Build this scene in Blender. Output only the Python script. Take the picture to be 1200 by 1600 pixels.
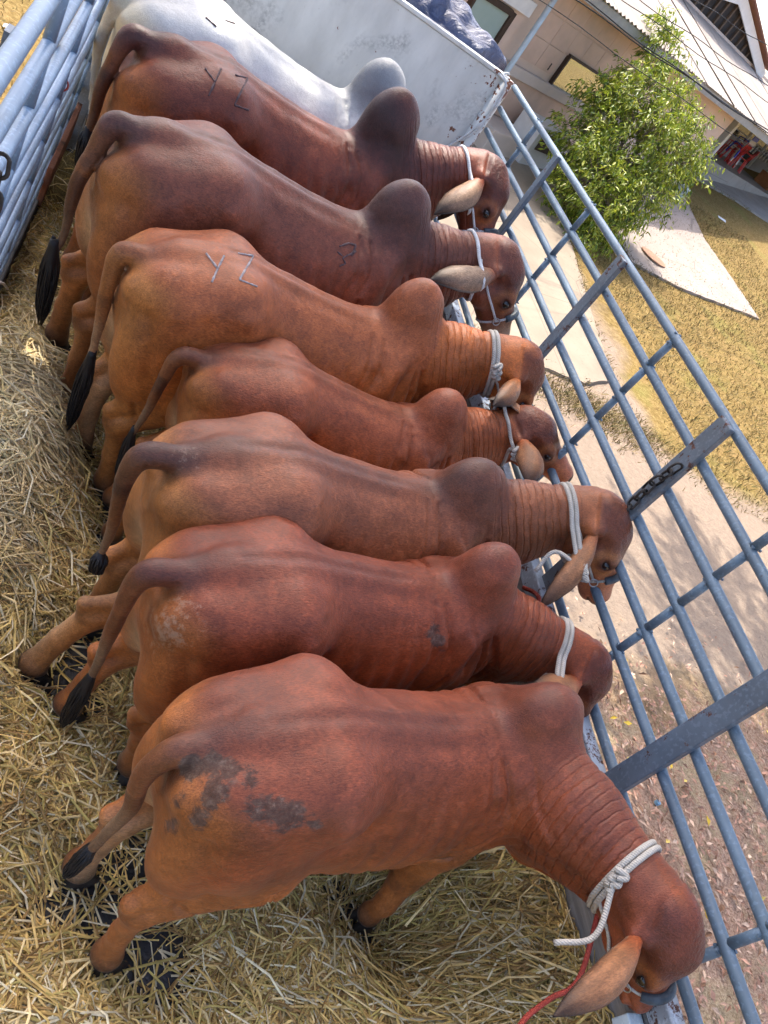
import bpy, bmesh, math, random
import numpy as np
from mathutils import Vector, Matrix, noise
from mathutils.bvhtree import BVHTree
random.seed(11); rng = np.random.default_rng(11)
for o in list(bpy.data.objects): bpy.data.objects.remove(o)
scene = bpy.context.scene
COL = scene.collection

# ------------------------------------------------------------------ camera
# world: truck floor z=0, right fence x=0, y runs towards the front board
FPX = 1248.37
CAM = np.array([-2.21671, -4.42913, 2.67335])
RM = np.array([[0.83673, -0.10194, 0.53806],      # image right, down, forward
               [0.31684, -0.71135, -0.62746],
               [0.44661, 0.69545, -0.56295]])
RM = np.linalg.qr(RM.T)[0].T * np.sign(np.sum(np.linalg.qr(RM.T)[0].T * RM, 1))[:, None]
cd = bpy.data.cameras.new('camera'); cam = bpy.data.objects.new('camera', cd); COL.objects.link(cam)
cd.sensor_fit = 'AUTO'; cd.sensor_width = 36.0; cd.lens = FPX / 1600 * 36.0
cd.clip_start = 0.05; cd.clip_end = 2000
mw = Matrix.Identity(4)
for i in range(3):
    mw[i][0] = RM[0][i]; mw[i][1] = -RM[1][i]; mw[i][2] = -RM[2][i]; mw[i][3] = CAM[i]
cam.matrix_world = mw
scene.camera = cam
def ray(px, py):
    return np.array([(px - 600) / FPX, (py - 800) / FPX, 1.0]) @ RM
def on_z(px, py, z):
    d = ray(px, py); return CAM + d * (z - CAM[2]) / d[2]
def on_x(px, py, x):
    d = ray(px, py); return CAM + d * (x - CAM[0]) / d[0]
def on_y(px, py, y):
    d = ray(px, py); return CAM + d * (y - CAM[1]) / d[1]
def at(px, py, depth):
    return CAM + ray(px, py) * depth

# ------------------------------------------------------------------ light
SUN_AZ, SUN_EL = math.radians(100), math.radians(56)      # azimuth measured from +x towards +y
w = bpy.data.worlds.new('World'); scene.world = w; w.use_nodes = True
nt = w.node_tree; bg = nt.nodes['Background']
sky = nt.nodes.new('ShaderNodeTexSky'); sky.sky_type = 'NISHITA'; sky.sun_disc = False
sky.sun_elevation = SUN_EL; sky.sun_rotation = math.pi / 2 - SUN_AZ
sky.air_density = 0.75; sky.dust_density = 3.6; sky.ozone_density = 0.0
nt.links.new(sky.outputs[0], bg.inputs[0]); bg.inputs[1].default_value = 0.15
sl = bpy.data.lights.new('sun', 'SUN'); sl.energy = 2.0; sl.angle = math.radians(0.5); sl.color = (1.0, 0.93, 0.82)
so = bpy.data.objects.new('sun', sl); COL.objects.link(so)
SUND = Vector((math.cos(SUN_EL) * math.cos(SUN_AZ), math.cos(SUN_EL) * math.sin(SUN_AZ), math.sin(SUN_EL)))
so.rotation_euler = SUND.to_track_quat('Z', 'Y').to_euler(); so.location = (0, 0, 30)
cy = scene.cycles; cy.max_bounces = 5; cy.diffuse_bounces = 3; cy.glossy_bounces = 2; cy.transmission_bounces = 2; cy.use_adaptive_sampling = True; cy.adaptive_threshold = .03
vs = scene.view_settings; vs.view_transform = 'Standard'; vs.look = 'None'; vs.gamma = 1.0
vs.exposure = 1.9; vs.use_curve_mapping = False

# ------------------------------------------------------------------ helpers
def mesh_obj(name, verts, faces, mat=None, parent=None, smooth=False, loc=None):
    me = bpy.data.meshes.new(name); me.from_pydata([tuple(v) for v in verts], [], [tuple(f) for f in faces])
    me.update()
    o = bpy.data.objects.new(name, me); COL.objects.link(o)
    if mat: me.materials.append(mat)
    if smooth: me.shade_smooth()
    if parent is not None: o.parent = parent
    if loc is not None: o.location = loc
    return o
def empty(name, loc=(0, 0, 0), rz=0.0, parent=None):
    o = bpy.data.objects.new(name, None); COL.objects.link(o); o.location = loc; o.rotation_euler = (0, 0, rz)
    o.empty_display_size = 0.1
    if parent is not None: o.parent = parent
    return o
def tag(o, label=None, cat=None, group=None, kind=None):
    if label: o['label'] = label
    if cat: o['category'] = cat
    if group: o['group'] = group
    if kind: o['kind'] = kind
    return o
class MB:
    """collects boxes, tubes and lofts; build() links them as one mesh object"""
    def __init__(s): s.v = []; s.f = []
    def add(s, v, f):
        n = len(s.v); s.v += [tuple(map(float, p)) for p in v]; s.f += [tuple(i + n for i in q) for q in f]; return s
    def box(s, c, e, rot=None):
        c = np.array(c, float); e = np.array(e, float) / 2
        P = [np.array((sx, sy, sz)) * e for sx in (-1, 1) for sy in (-1, 1) for sz in (-1, 1)]
        if rot is not None: P = [np.array(rot) @ p for p in P]
        return s.add([c + p for p in P], [(0, 1, 3, 2), (4, 6, 7, 5), (0, 4, 5, 1), (2, 3, 7, 6), (0, 2, 6, 4), (1, 5, 7, 3)])
    def beam(s, a, b, wd, hd, up=(0, 0, 1)):
        a = np.array(a, float); b = np.array(b, float); d = b - a; L = np.linalg.norm(d); d /= L
        up = np.array(up, float); sd = np.cross(d, up); sd /= np.linalg.norm(sd); u = np.cross(sd, d)
        return s.box((a + b) / 2, (L, wd, hd), np.stack([d, sd, u], 1))
    def tube(s, pts, r, n=10, caps=True):
        pts = np.array(pts, float); m = len(pts)
        rr = np.full(m, r) if np.isscalar(r) else np.array(r, float)
        T = np.gradient(pts, axis=0); T /= np.linalg.norm(T, axis=1)[:, None] + 1e-12
        ref = np.array((0, 0, 1.0)) if abs(T[0][2]) < .9 else np.array((1.0, 0, 0))
        u = np.cross(T[0], ref); u /= np.linalg.norm(u); V = []
        for i in range(m):
            u = u - T[i] * (u @ T[i]); u /= np.linalg.norm(u) + 1e-12; q = np.cross(T[i], u)
            for k in range(n):
                a = 2 * math.pi * k / n; V.append(pts[i] + rr[i] * (math.cos(a) * u + math.sin(a) * q))
        F = [(i * n + k, i * n + (k + 1) % n, (i + 1) * n + (k + 1) % n, (i + 1) * n + k) for i in range(m - 1) for k in range(n)]
        if caps: F += [tuple(range(n))[::-1], tuple(range((m - 1) * n, m * n))]
        return s.add(V, F)
    def build(s, name, mat, parent=None, smooth=False, bevel=0):
        o = mesh_obj(name, s.v, s.f, mat, parent, smooth)
        if bevel:
            md = o.modifiers.new('bevel', 'BEVEL'); md.width = bevel; md.segments = 2; md.limit_method = 'ANGLE'
        return o
def catmull(P, n):
    P = np.array(P, float); P = np.vstack([2 * P[0] - P[1], P, 2 * P[-1] - P[-2]]); out = []
    for i in range(1, len(P) - 2):
        for t in np.linspace(0, 1, n, endpoint=False):
            a, b, c, d = P[i - 1:i + 3]
            out.append(.5 * (2 * b + (c - a) * t + (2 * a - 5 * b + 4 * c - d) * t * t + (3 * b - a - 3 * c + d) * t ** 3))
    out.append(P[-2]); return np.array(out)

# ------------------------------------------------------------------ material helpers
class NT:
    def __init__(s, name, rough=.7, spec=.3):
        s.m = bpy.data.materials.new(name); s.m.use_nodes = True; s.t = s.m.node_tree
        s.b = s.t.nodes['Principled BSDF']; s.b.inputs['Roughness'].default_value = rough
        s.b.inputs['Specular IOR Level'].default_value = spec
    def n(s, kind, **kw):
        x = s.t.nodes.new(kind)
        for k, v in kw.items(): setattr(x, k, v)
        return x
    def link(s, a, b): s.t.links.new(a, b)
    def val(s, sock, v):
        if hasattr(v, 'is_output') or isinstance(v, bpy.types.NodeSocket): s.link(v, sock)
        else: sock.default_value = v
    def coord(s, kind='Object', scale=None):
        c = s.n('ShaderNodeTexCoord').outputs[kind]
        if scale is None: return c
        mp = s.n('ShaderNodeMapping'); mp.inputs['Scale'].default_value = scale; s.link(c, mp.inputs['Vector']); return mp.outputs[0]
    def noise(s, vec, scale, detail=4, rough=.55, dist=0.0):
        x = s.n('ShaderNodeTexNoise'); s.link(vec, x.inputs['Vector']); x.inputs['Scale'].default_value = scale
        x.inputs['Detail'].default_value = detail; x.inputs['Roughness'].default_value = rough; x.inputs['Distortion'].default_value = dist
        return x.outputs['Fac']
    def ramp(s, fac, stops):
        x = s.n('ShaderNodeValToRGB'); s.link(fac, x.inputs[0]); e = x.color_ramp.elements
        while len(e) < len(stops): e.new(.5)
        for q, (p, c) in zip(e, stops): q.position = p; q.color = (*c, 1) if len(c) == 3 else c
        return x.outputs[0]
    def rng(s, fac, a, b, c=0.0, d=1.0):
        x = s.n('ShaderNodeMapRange'); s.link(fac, x.inputs[0])
        for i, v in zip((1, 2, 3, 4), (a, b, c, d)): x.inputs[i].default_value = v
        return x.outputs[0]
    def mix(s, fac, a, b, mode='MIX'):
        x = s.n('ShaderNodeMix', data_type='RGBA', blend_type=mode)
        s.val(x.inputs[0], fac)
        for sock, v in ((x.inputs[6], a), (x.inputs[7], b)):
            if isinstance(v, (tuple, list)): sock.default_value = (*v, 1) if len(v) == 3 else v
            else: s.link(v, sock)
        return x.outputs[2]
    def math(s, op, a, b=0.0):
        x = s.n('ShaderNodeMath', operation=op); s.val(x.inputs[0], a); s.val(x.inputs[1], b); return x.outputs[0]
    def color(s, c):
        if isinstance(c, (tuple, list)): s.b.inputs['Base Color'].default_value = (*c, 1)
        else: s.link(c, s.b.inputs['Base Color'])
    def bump(s, h, strength=.3, dist=.01, prev=None):
        x = s.n('ShaderNodeBump'); x.inputs['Strength'].default_value = strength; x.inputs['Distance'].default_value = dist
        s.link(h, x.inputs['Height'])
        if prev is not None: s.link(prev, x.inputs['Normal'])
        s.link(x.outputs[0], s.b.inputs['Normal']); return x.outputs[0]
def simple(name, col, rough=.6, var=.12, scale=8, bump=0.0, metal=0.0, spec=.3):
    t = NT(name, rough, spec); c = t.coord(); nz = t.noise(c, scale, 5)
    lo = tuple(max(0, x * (1 - var)) for x in col); hi = tuple(min(1, x * (1 + var)) for x in col)
    t.color(t.ramp(nz, [(.3, lo), (.7, hi)])); t.b.inputs['Metallic'].default_value = metal
    if bump: t.bump(t.noise(c, scale * 6, 4), bump, .01)
    return t.m
# ------------------------------------------------------------------ animal builder (implicit surface -> one continuous mesh)
TORSO = np.array([  # x, top, bottom, half width
 (-.79, 1.15, 1.03, .05), (-.755, 1.20, .92, .125), (-.68, 1.285, .80, .20), (-.55, 1.362, .70, .245), (-.38, 1.395, .64, .255),
 (-.18, 1.375, .585, .262), (.05, 1.345, .555, .275), (.25, 1.335, .56, .272), (.42, 1.355, .60, .245), (.56, 1.34, .65, .205),
 (.70, 1.27, .72, .15), (.80, 1.14, .82, .08)])
def smin(a, b, k):
    h = np.maximum(k - np.abs(a - b), 0) / k
    return np.minimum(a, b) - h * h * k * .25
class SDF:
    def __init__(s, lo, hi, h):
        s.lo = np.array(lo, np.float32); s.h = h
        s.n = np.ceil((np.array(hi) - s.lo) / h).astype(int) + 1
        s.D = np.full(s.n, .5, np.float32)
        s.ax = [(s.lo[i] + np.arange(s.n[i]) * h).astype(np.float32) for i in range(3)]
    def block(s, lo, hi, pad):
        a = np.clip(np.floor((np.array(lo) - pad - s.lo) / s.h).astype(int), 0, s.n - 1)
        b = np.clip(np.ceil((np.array(hi) + pad - s.lo) / s.h).astype(int) + 1, 1, s.n)
        sl = tuple(slice(a[i], b[i]) for i in range(3))
        return sl, s.ax[0][sl[0]][:, None, None], s.ax[1][sl[1]][None, :, None], s.ax[2][sl[2]][None, None, :]
    def put(s, sl, d, k, sub=False):
        if sub: s.D[sl] = -smin(-s.D[sl], d, k)
        else: s.D[sl] = smin(s.D[sl], d, k)
    def cone(s, a, b, r1, r2, k=.06):
        a = np.array(a, np.float32); b = np.array(b, np.float32); r = max(r1, r2)
        sl, X, Y, Z = s.block(np.minimum(a, b) - r, np.maximum(a, b) + r, k + .03)
        d = b - a; L2 = float(d @ d) + 1e-9
        t = np.clip(((X - a[0]) * d[0] + (Y - a[1]) * d[1] + (Z - a[2]) * d[2]) / L2, 0, 1)
        q = np.sqrt((X - a[0] - t * d[0]) ** 2 + (Y - a[1] - t * d[1]) ** 2 + (Z - a[2] - t * d[2]) ** 2) - (r1 + (r2 - r1) * t)
        s.put(sl, q, k)
    def chain(s, P, r, k=.05):
        for i in range(len(P) - 1): s.cone(P[i], P[i + 1], r[i], r[i + 1], k)
    def ell(s, c, r, k=.08, fr=None, sub=False):
        c = np.array(c, np.float32); r = np.array(r, np.float32); m = float(r.max())
        sl, X, Y, Z = s.block(c - m, c + m, k + .03)
        x, y, z = X - c[0], Y - c[1], Z - c[2]
        if fr is not None: x, y, z = [fr[i][0] * x + fr[i][1] * y + fr[i][2] * z for i in range(3)]
        q = np.sqrt((x / r[0]) ** 2 + (y / r[1]) ** 2 + (z / r[2]) ** 2)
        g = np.sqrt((x / r[0] ** 2) ** 2 + (y / r[1] ** 2) ** 2 + (z / r[2] ** 2) ** 2) + 1e-6
        s.put(sl, np.clip(q * (q - 1) / g, -.3, .5), k, sub)
    def torso(s, T, p=2.25, k=.05):
        xs = np.linspace(T[0, 0], T[-1, 0], 200)
        cm = catmull(T, 16); cm = cm[np.argsort(cm[:, 0])]
        f = [np.interp(s.ax[0], cm[:, 0], cm[:, i]) for i in (1, 2, 3)]
        sl, X, Y, Z = s.block((T[0, 0], -.32, .45), (T[-1, 0], .32, 1.5), .08)
        top, bot, wd = [q[sl[0]].astype(np.float32)[:, None, None] for q in f]
        zc = bot + (top - bot) * .46; hz = np.where(Z > zc, top - zc, zc - bot)
        v = (Z - zc) / hz
        we = wd * (1 - .20 * np.clip(v, 0, 1.2) ** 2 - .10 * np.clip(-v, 0, 1) ** 2)
        q = (np.abs(Y / we) ** p + np.abs(v) ** p) ** (1 / p)
        d = (q - 1) * np.minimum(wd, .26)
        end = np.maximum(T[0, 0] - X, X - T[-1, 0]); d = np.maximum(d, end)
        s.put(sl, np.clip(d, -.3, .5), k)
    def mesh(s):
        D = s.D; neg = D < 0
        c = np.zeros(tuple(s.n - 1), np.uint8)
        for i in (0, 1):
            for j in (0, 1):
                for k in (0, 1): c += neg[i:s.n[0] - 1 + i, j:s.n[1] - 1 + j, k:s.n[2] - 1 + k]
        act = np.argwhere((c > 0) & (c < 8)); idx = np.full(c.shape, -1, np.int32); idx[tuple(act.T)] = np.arange(len(act))
        cor = np.array([(i, j, k) for i in (0, 1) for j in (0, 1) for k in (0, 1)])
        V8 = np.stack([D[tuple((act + o).T)] for o in cor], 1)
        acc = np.zeros((len(act), 3)); cnt = np.zeros(len(act))
        for a in range(8):
            for b in range(a + 1, 8):
                if np.abs(cor[a] - cor[b]).sum() != 1: continue
                m = (V8[:, a] < 0) != (V8[:, b] < 0); t = V8[m, a] / (V8[m, a] - V8[m, b])
                acc[m] += cor[a] + t[:, None] * (cor[b] - cor[a]); cnt[m] += 1
        verts = (act + acc / cnt[:, None]) * s.h + s.lo
        F = []
        for ax in range(3):
            o1, o2 = [q for q in range(3) if q != ax]
            A = np.moveaxis(neg, ax, 0); e = np.argwhere(A[:-1] != A[1:])
            rest = [q for q in range(3) if q != ax]
            e3 = np.empty_like(e); e3[:, ax] = e[:, 0]; e3[:, rest[0]] = e[:, 1]; e3[:, rest[1]] = e[:, 2]
            ok = (e3[:, o1] > 0) & (e3[:, o2] > 0) & (e3[:, o1] < s.n[o1] - 1) & (e3[:, o2] < s.n[o2] - 1); e3 = e3[ok]
            d1 = np.zeros(3, int); d1[o1] = 1; d2 = np.zeros(3, int); d2[o2] = 1
            q = np.stack([idx[tuple((e3 - d1 - d2).T)], idx[tuple((e3 - d2).T)], idx[tuple(e3.T)], idx[tuple((e3 - d1).T)]], 1)
            s0 = neg[tuple(e3.T)]
            flip = s0 if ax != 1 else ~s0
            q[~flip] = q[~flip][:, ::-1]; F.append(q)
        return verts, np.concatenate(F)
def norm(v): v = np.array(v, float); return v / (np.linalg.norm(v) + 1e-12)
def sstep(a, b, x): t = np.clip((x - a) / (b - a), 0, 1); return t * t * (3 - 2 * t)
def seg_par(V, a, b):
    d = b - a; t = ((V - a) @ d) / (d @ d); tc = np.clip(t, 0, 1)
    return t, np.linalg.norm(V - a - tc[:, None] * d, axis=1)
def vnoise(V, sc, seed=0):
    """smooth value noise, vectorised"""
    q = V * sc + seed * 17.31; i = np.floor(q).astype(np.int64); fr = q - i; fr = fr * fr * (3 - 2 * fr); out = 0
    for a in (0, 1):
        for b in (0, 1):
            for c in (0, 1):
                h = ((i[:, 0] + a) * 73856093) ^ ((i[:, 1] + b) * 19349663) ^ ((i[:, 2] + c) * 83492791)
                h = (h * 2654435761 & 0xffffffff) / 4294967295.0
                out = out + h * (fr[:, 0] if a else 1 - fr[:, 0]) * (fr[:, 1] if b else 1 - fr[:, 1]) * (fr[:, 2] if c else 1 - fr[:, 2])
    return out
def fbm(V, sc, seed=0, n=4):
    return sum(vnoise(V, sc * 2 ** k, seed + k) / 2 ** k for k in range(n)) / sum(1 / 2 ** k for k in range(n))

class Cow:
    def __init__(s, spec):
        s.__dict__.update(spec); a = math.radians(s.yaw); s.c, s.sn = math.cos(a), math.sin(a)
    def loc(s, X):
        d = np.array(X, float) - np.array([s.x, s.y, 0]); return np.array([s.c * d[0] + s.sn * d[1], -s.sn * d[0] + s.c * d[1], d[2]]) / s.s
    def lray(s, px):
        o = s.loc(CAM); e = norm(s.loc(CAM + ray(*px)) - o); return o, e
    def sphere(s, px, N, l, far=True):
        o, e = s.lray(px); b = (o - N) @ e; D = b * b - ((o - N) @ (o - N) - l * l)
        t = -b if D < 0 else -b + (1 if far else -1) * math.sqrt(D)
        return o + t * e
    def plane(s, px, p, n):
        o, e = s.lray(px); return o + e * ((np.array(p) - o) @ np.array(n, float)) / (e @ np.array(n, float))

def leg_chain(kind, side, hoof):
    """joints from the trunk down to the hoof (local unit coordinates)"""
    hx, hy = hoof
    if kind == 'hind':
        st = np.array((-.36, side * .165, .76)); fet = np.array((hx - .02, hy, .125))
        hock = np.array((-.31 + hx * .5 - .03, hy * .7 + side * .035, .50))
        return [np.array((-.50, side * .12, 1.02)), st, hock, np.array(((-.34 + hx * .5) * .45 + (hx - .02) * .55 - .005, hy * .88 + side * .01, .30)), fet, np.array((hx + .015, hy, .062))]
    el = np.array((.44, side * .17, .74)); kn = np.array((.44 * .45 + hx * .55 + .015, side * .065 + hy * .55, .41))
    return [np.array((.50, side * .15, .98)), el, kn, np.array((hx, hy, .24)), np.array((hx - .005, hy, .125)), np.array((hx + .035, hy, .062))]

def make_cow(spec, mat, parts):
    C = Cow(spec); h = spec.get('h', .0125)
    hs = spec['hump']            # height above back line
    # --- head joints
    N = np.array((.50, 0, 1.20))
    P = C.sphere(spec['poll'], N, spec['nl'], True) if 'P' not in spec else np.array(spec['P'])
    hl = spec.get('hl', .41)
    M = None
    if 'M' in spec: M = P + hl * norm(spec['M'])
    else:
        bl = spec.get('mb', 0.0); M = C.sphere(spec['muz'], P, hl, True) * (1 - bl) + C.sphere(spec['muz'], P, hl, False) * bl; M = P + (M - P) * (.5 + .5 * hl / np.linalg.norm(M - P))
    a = norm(M - P)
    nd = norm(P - N)
    lat = np.cross(np.array((0, 0, 1.)), nd * (1, 1, 0) + a * (.6, .6, 0)) if 'lat' not in spec else np.array(spec['lat'], float)
    lat = norm(lat - a * (lat @ a)); up = np.cross(a, lat)
    if up @ nd < 0 and 'lat' not in spec: pass
    C.P, C.M, C.a, C.lat, C.up, C.N = P, M, a, lat, up, N
    hd = lambda f, u, l: P + a * (f * .90) + up * u + lat * l
    hooves = spec['hooves']       # LH, RH, LF, RF (x,y)
    lo = np.array((-1.12, -.42, -.02)); hi = np.array((.9, .42, 1.52 + hs))
    tail = np.array(spec['tail']); tail[1:, 0] -= .03
    for q in (P, M, *tail): lo = np.minimum(lo, q - .22); hi = np.maximum(hi, q + .22)
    for q in hooves: lo[:2] = np.minimum(lo[:2], np.array(q) - .12); hi[:2] = np.maximum(hi[:2], np.array(q) + .12)
    lo[2] = -.02
    S = SDF(lo, hi, h)
    T = TORSO.copy(); T[:, 3] *= spec.get('fat', 1.0); T[:, 2] += spec.get('tuck', 0)
    S.torso(T)
    for sd in (1, -1):
        S.ell((.44, sd * .155, 1.0), (.165, .075, .27), .09)              # shoulder
        S.ell((-.53, sd * .15, .97), (.23, .115, .30), .10)               # thigh
        S.ell((-.51, sd * .115, 1.17), (.23, .125, .155), .09)             # gluteal
        S.ell((-.62, sd * .135, .88), (.13, .10, .25), .08)
        S.cone((-.38, sd * .165, 1.29), (-.30, sd * .20, 1.20), .055, .04, .16)   # hook bone
        S.cone((-.755, sd * .10, 1.17), (-.68, sd * .115, 1.22), .05, .06, .09)    # pin bone
    S.ell((.64, 0, .84), (.15, .125, .20), .12)                           # brisket
    # hump
    hx = spec.get('hx', .48); hb = spec.get('hl2', .17) * .78
    S.ell((hx + .05, 0, 1.26 + hs * .25), (hb * 1.0, .12, .12 + hs * .45), .10)
    S.ell((hx + .0, 0, 1.29 + hs * .62), (hb * .98, .09 + .08 * hs, .085 + hs * .37), .06)
    # neck
    th = hd(.05, -.15, 0); nk = spec.get('nk', 1.05)
    mid = lambda A, B, t, dz=0: A * (1 - t) + B * t + np.array((0, 0, dz))
    cr0, cr1 = np.array((.52, 0, 1.24)), hd(-.03, -.045, 0)
    S.chain([cr0, mid(cr0, cr1, .5, .0), cr1], [.13 * nk, .10 * nk, .075 * nk], .07)
    c0, c1 = np.array((.60, 0, 1.05)), hd(.0, -.10, 0)
    S.chain([c0, mid(c0, c1, .5), c1], [.165 * nk, .125 * nk, .09 * nk], .10)
    b0, b1 = np.array((.70, 0, .84)), th
    S.chain([b0, mid(b0, b1, .45, -.02), b1], [.11 * nk, .085 * nk, .065 * nk], .09)
    S.chain([np.array((.74, 0, .68)), mid(np.array((.74, 0, .68)), th, .5, -.07), th], [.06, .045, .035], .06)    # dewlap
    # head
    S.chain([hd(-.01, 0, 0), hd(.10, .005, 0), hd(.20, -.01, 0)], [.088, .10, .088], .05)
    for sd in (1, -1):
        S.cone(hd(.02, -.02, sd * .035), hd(.19, -.01, sd * .052), .062, .058, .04)
        S.cone(hd(.13, -.10, sd * .05), hd(.30, -.085, sd * .03), .055, .035, .05)   # cheek, jaw
        S.cone(hd(.12, .03, sd * .072), hd(.215, .034, sd * .094), .024, .026, .03)     # brow
        S.ell(hd(.105, -.015, sd * .135), (.04, .04, .04), .05, sub=True)            # temple hollow
        S.ell(hd(.16, -.105, sd * .058), (.062, .062, .062), .04)                    # jowl
        S.ell(hd(.226, .004, sd * .092), (.034, .034, .034), .02)                    # lids
        S.ell(hd(.226, .002, sd * .122), (.030, .030, .013), .008, np.stack([a, lat, up]), sub=True)   # eye slit
        S.cone(hd(.02, -.035, sd * .06), hd(.03, -.035, sd * .125), .042, .030, .05)   # ear root
    S.ell(hd(.0, .05, 0), (.055, .055, .055), .06)                                   # poll
    S.ell(hd(.10, .045, 0), (.075, .075, .075), .06)
    S.chain([hd(.20, -.005, 0), hd(.32, -.018, 0), hd(.41, -.03, 0)], [.082, .066, .058], .04)
    S.ell(hd(.425, -.035, 0), (.056, .066, .056), .03, np.stack([a, lat, up]))
    S.chain([hd(.24, -.09, 0), hd(.40, -.075, 0)], [.05, .042], .04)                 # chin
    for sd in (1, -1):
        S.ell(hd(.468, -.015, sd * .036), (.016, .016, .016), .010, sub=True)        # nostril
    S.ell(hd(.45, -.075, 0), (.05, .07, .006), .006, np.stack([a, lat, up]), sub=True)
    # legs
    C.legs = []
    for i, (kind, sd) in enumerate((('hind', 1), ('hind', -1), ('fore', 1), ('fore', -1))):
        J = leg_chain(kind, sd, hooves[i]); C.legs.append(J)
        if kind == 'hind':
            S.chain(J[:3], [.14, .115, .056], .07); S.chain(J[2:], [.056, .043, .049, .040], .025)
            S.ell(J[2] + (.0, 0, -.02), (.055, .048, .07), .02); S.cone(J[2] + (-.045, 0, -.01), J[2] + (-.066, 0, .055), .030, .026, .02); S.ell(J[4], (.048, .052, .045), .025)
            S.cone((J[1] + (-.24, 0, -.02)) * .6 + J[2] * .4, J[2] + (-.062, 0, .06), .05, .020, .03)   # achilles
        else:
            S.chain(J[:3], [.12, .09, .058], .06); S.chain(J[2:], [.060, .042, .048, .040], .025)
    # tail
    tp = catmull(tail, 6); nr = len(tp); rr = np.interp(np.linspace(0, 1, nr), [0, .12, .35, .8, 1], [.048, .039, .027, .017, .013])
    S.chain([np.array((-.50, 0, 1.325)), np.array((-.61, 0, .5 * 1.32 + .5 * (tp[0][2] + .025))), tp[0]], [.045, .052, .052], .07); S.chain(tp, rr, .014)
    if spec.get('udder'): S.ell((-.2, 0, .58), (.13, .10, .06), .06)
    S.cone((-.02, 0, .56), (.12, 0, .53), .035, .045, .07)                            # sheath
    V, F = S.mesh()
    # --- light smoothing
    e = np.concatenate([F[:, [0, 1]], F[:, [1, 2]], F[:, [2, 3]], F[:, [3, 0]]])
    deg = np.bincount(e.ravel(), minlength=len(V)).astype(float)
    for _ in range(2):
        acc = np.stack([np.bincount(e[:, 0], V[e[:, 1], i], len(V)) + np.bincount(e[:, 1], V[e[:, 0], i], len(V)) for i in range(3)], 1)
        V = V * .5 + .5 * acc / deg[:, None]
    fn = np.cross(V[F[:, 2]] - V[F[:, 0]], V[F[:, 3]] - V[F[:, 1]])
    VN = np.stack([np.bincount(F.ravel(), np.repeat(fn[:, i], 4), len(V)) for i in range(3)], 1); VN /= np.linalg.norm(VN, axis=1)[:, None] + 1e-12
    # --- relief: neck folds, shoulder creases, ribs
    t, dd = seg_par(V, N + (.02, 0, -.02), P - a * .02 - up * .06)
    neck = sstep(.22, .40, t) * (1 - sstep(.80, .97, t)) * (1 - sstep(.27, .33, dd))
    low = sstep(.05, -.25, ((V - N) @ np.cross(lat, nd)))
    ph = t * 56 + 4.0 * fbm(V, 4, 3) + 5 * np.abs(V[:, 1]) 
    fold = np.maximum(0, np.sin(ph)) ** 6 * (.25 + 1.5 * sstep(.35, .65, fbm(V, 6, 13))) + .6 * np.maximum(0, np.sin(t * 90 + 6 * fbm(V, 3, 17))) ** 8 * sstep(.4, .6, fbm(V, 5, 19))
    V = V - VN * (neck * fold * spec.get('fold', .0055))[:, None]
    sh = sstep(.20, .32, V[:, 0]) * (1 - sstep(.56, .66, V[:, 0])) * sstep(.62, .8, V[:, 2]) * (1 - sstep(1.28, 1.36, V[:, 2]))
    cre = np.maximum(0, np.sin(V[:, 0] * 50 + (V[:, 2] - 1.0) * 22 + 9 * fbm(V, 4, 8))) ** 8
    V = V - VN * (sh * cre * .0062)[:, None]
    rb = sstep(-.25, -.1, V[:, 0]) * (1 - sstep(.2, .32, V[:, 0])) * sstep(.6, .75, V[:, 2]) * (1 - sstep(1.1, 1.25, V[:, 2]))
    V = V + VN * (rb * .003 * np.sin(V[:, 0] * 75 + V[:, 2] * 12) * spec.get('ribs', 1.4))[:, None]
    V = V + VN * (.024 * (fbm(V, 4.2, 5, 4) - .5))[:, None]
    # long loose-skin creases: shoulder front, behind the elbow, flank, above the hock
    sidey = np.abs(V[:, 1]) > .045; xz = V[:, [0, 2]] + .018 * (np.stack([fbm(V, 9, 41), fbm(V, 9, 43)], 1) - .5) * 2
    cr_ = np.zeros(len(V)); sd0 = spec.get('seed', 0)
    for q_, (dep, wid) in ((((.60, 1.24), (.655, 1.10), (.66, .95), (.60, .80)), (.012, .013)), (((.56, 1.22), (.61, 1.08), (.615, .94)), (.009, .010)), (((.64, 1.17), (.70, 1.03), (.70, .90)), (.010, .010)), (((.66, 1.12), (.745, 1.0), (.75, .86)), (.008, .010)),
                          (((.20, .74), (.29, .80), (.37, .92), (.40, 1.06)), (.008, .012)), (((.14, .70), (.24, .77), (.30, .88)), (.007, .010)), (((.26, .70), (.36, .78), (.43, .88)), (.008, .010)), (((.08, .72), (.18, .80), (.22, .90)), (.005, .009)),
                          (((-.30, .82), (-.34, .73), (-.30, .64)), (.009, .016)), (((-.33, .84), (-.40, .74), (-.46, .68)), (.009, .014)), (((-.64, .70), (-.58, .62), (-.52, .58)), (.007, .012)), (((.33, 1.30), (.36, 1.20), (.37, 1.08)), (.006, .009)), (((.28, 1.30), (.30, 1.18), (.30, 1.06)), (.004, .008))):
        pl = catmull([np.array((p_[0] + .02 * math.sin(sd0 * 7 + i_), 0, p_[1] + .015 * math.cos(sd0 * 5 + i_))) for i_, p_ in enumerate(q_)], 5)[:, [0, 2]]; dmin = np.full(len(V), 9.0)
        for k_ in range(len(pl) - 1):
            a_, b_ = pl[k_], pl[k_ + 1]; d_ = b_ - a_; t_ = np.clip(((xz - a_) @ d_) / (d_ @ d_), 0, 1); dmin = np.minimum(dmin, np.linalg.norm(xz - a_ - t_[:, None] * d_, axis=1) / (.25 + math.sin(math.pi * (k_ + .5) / (len(pl) - 1)) ** .5))
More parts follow.
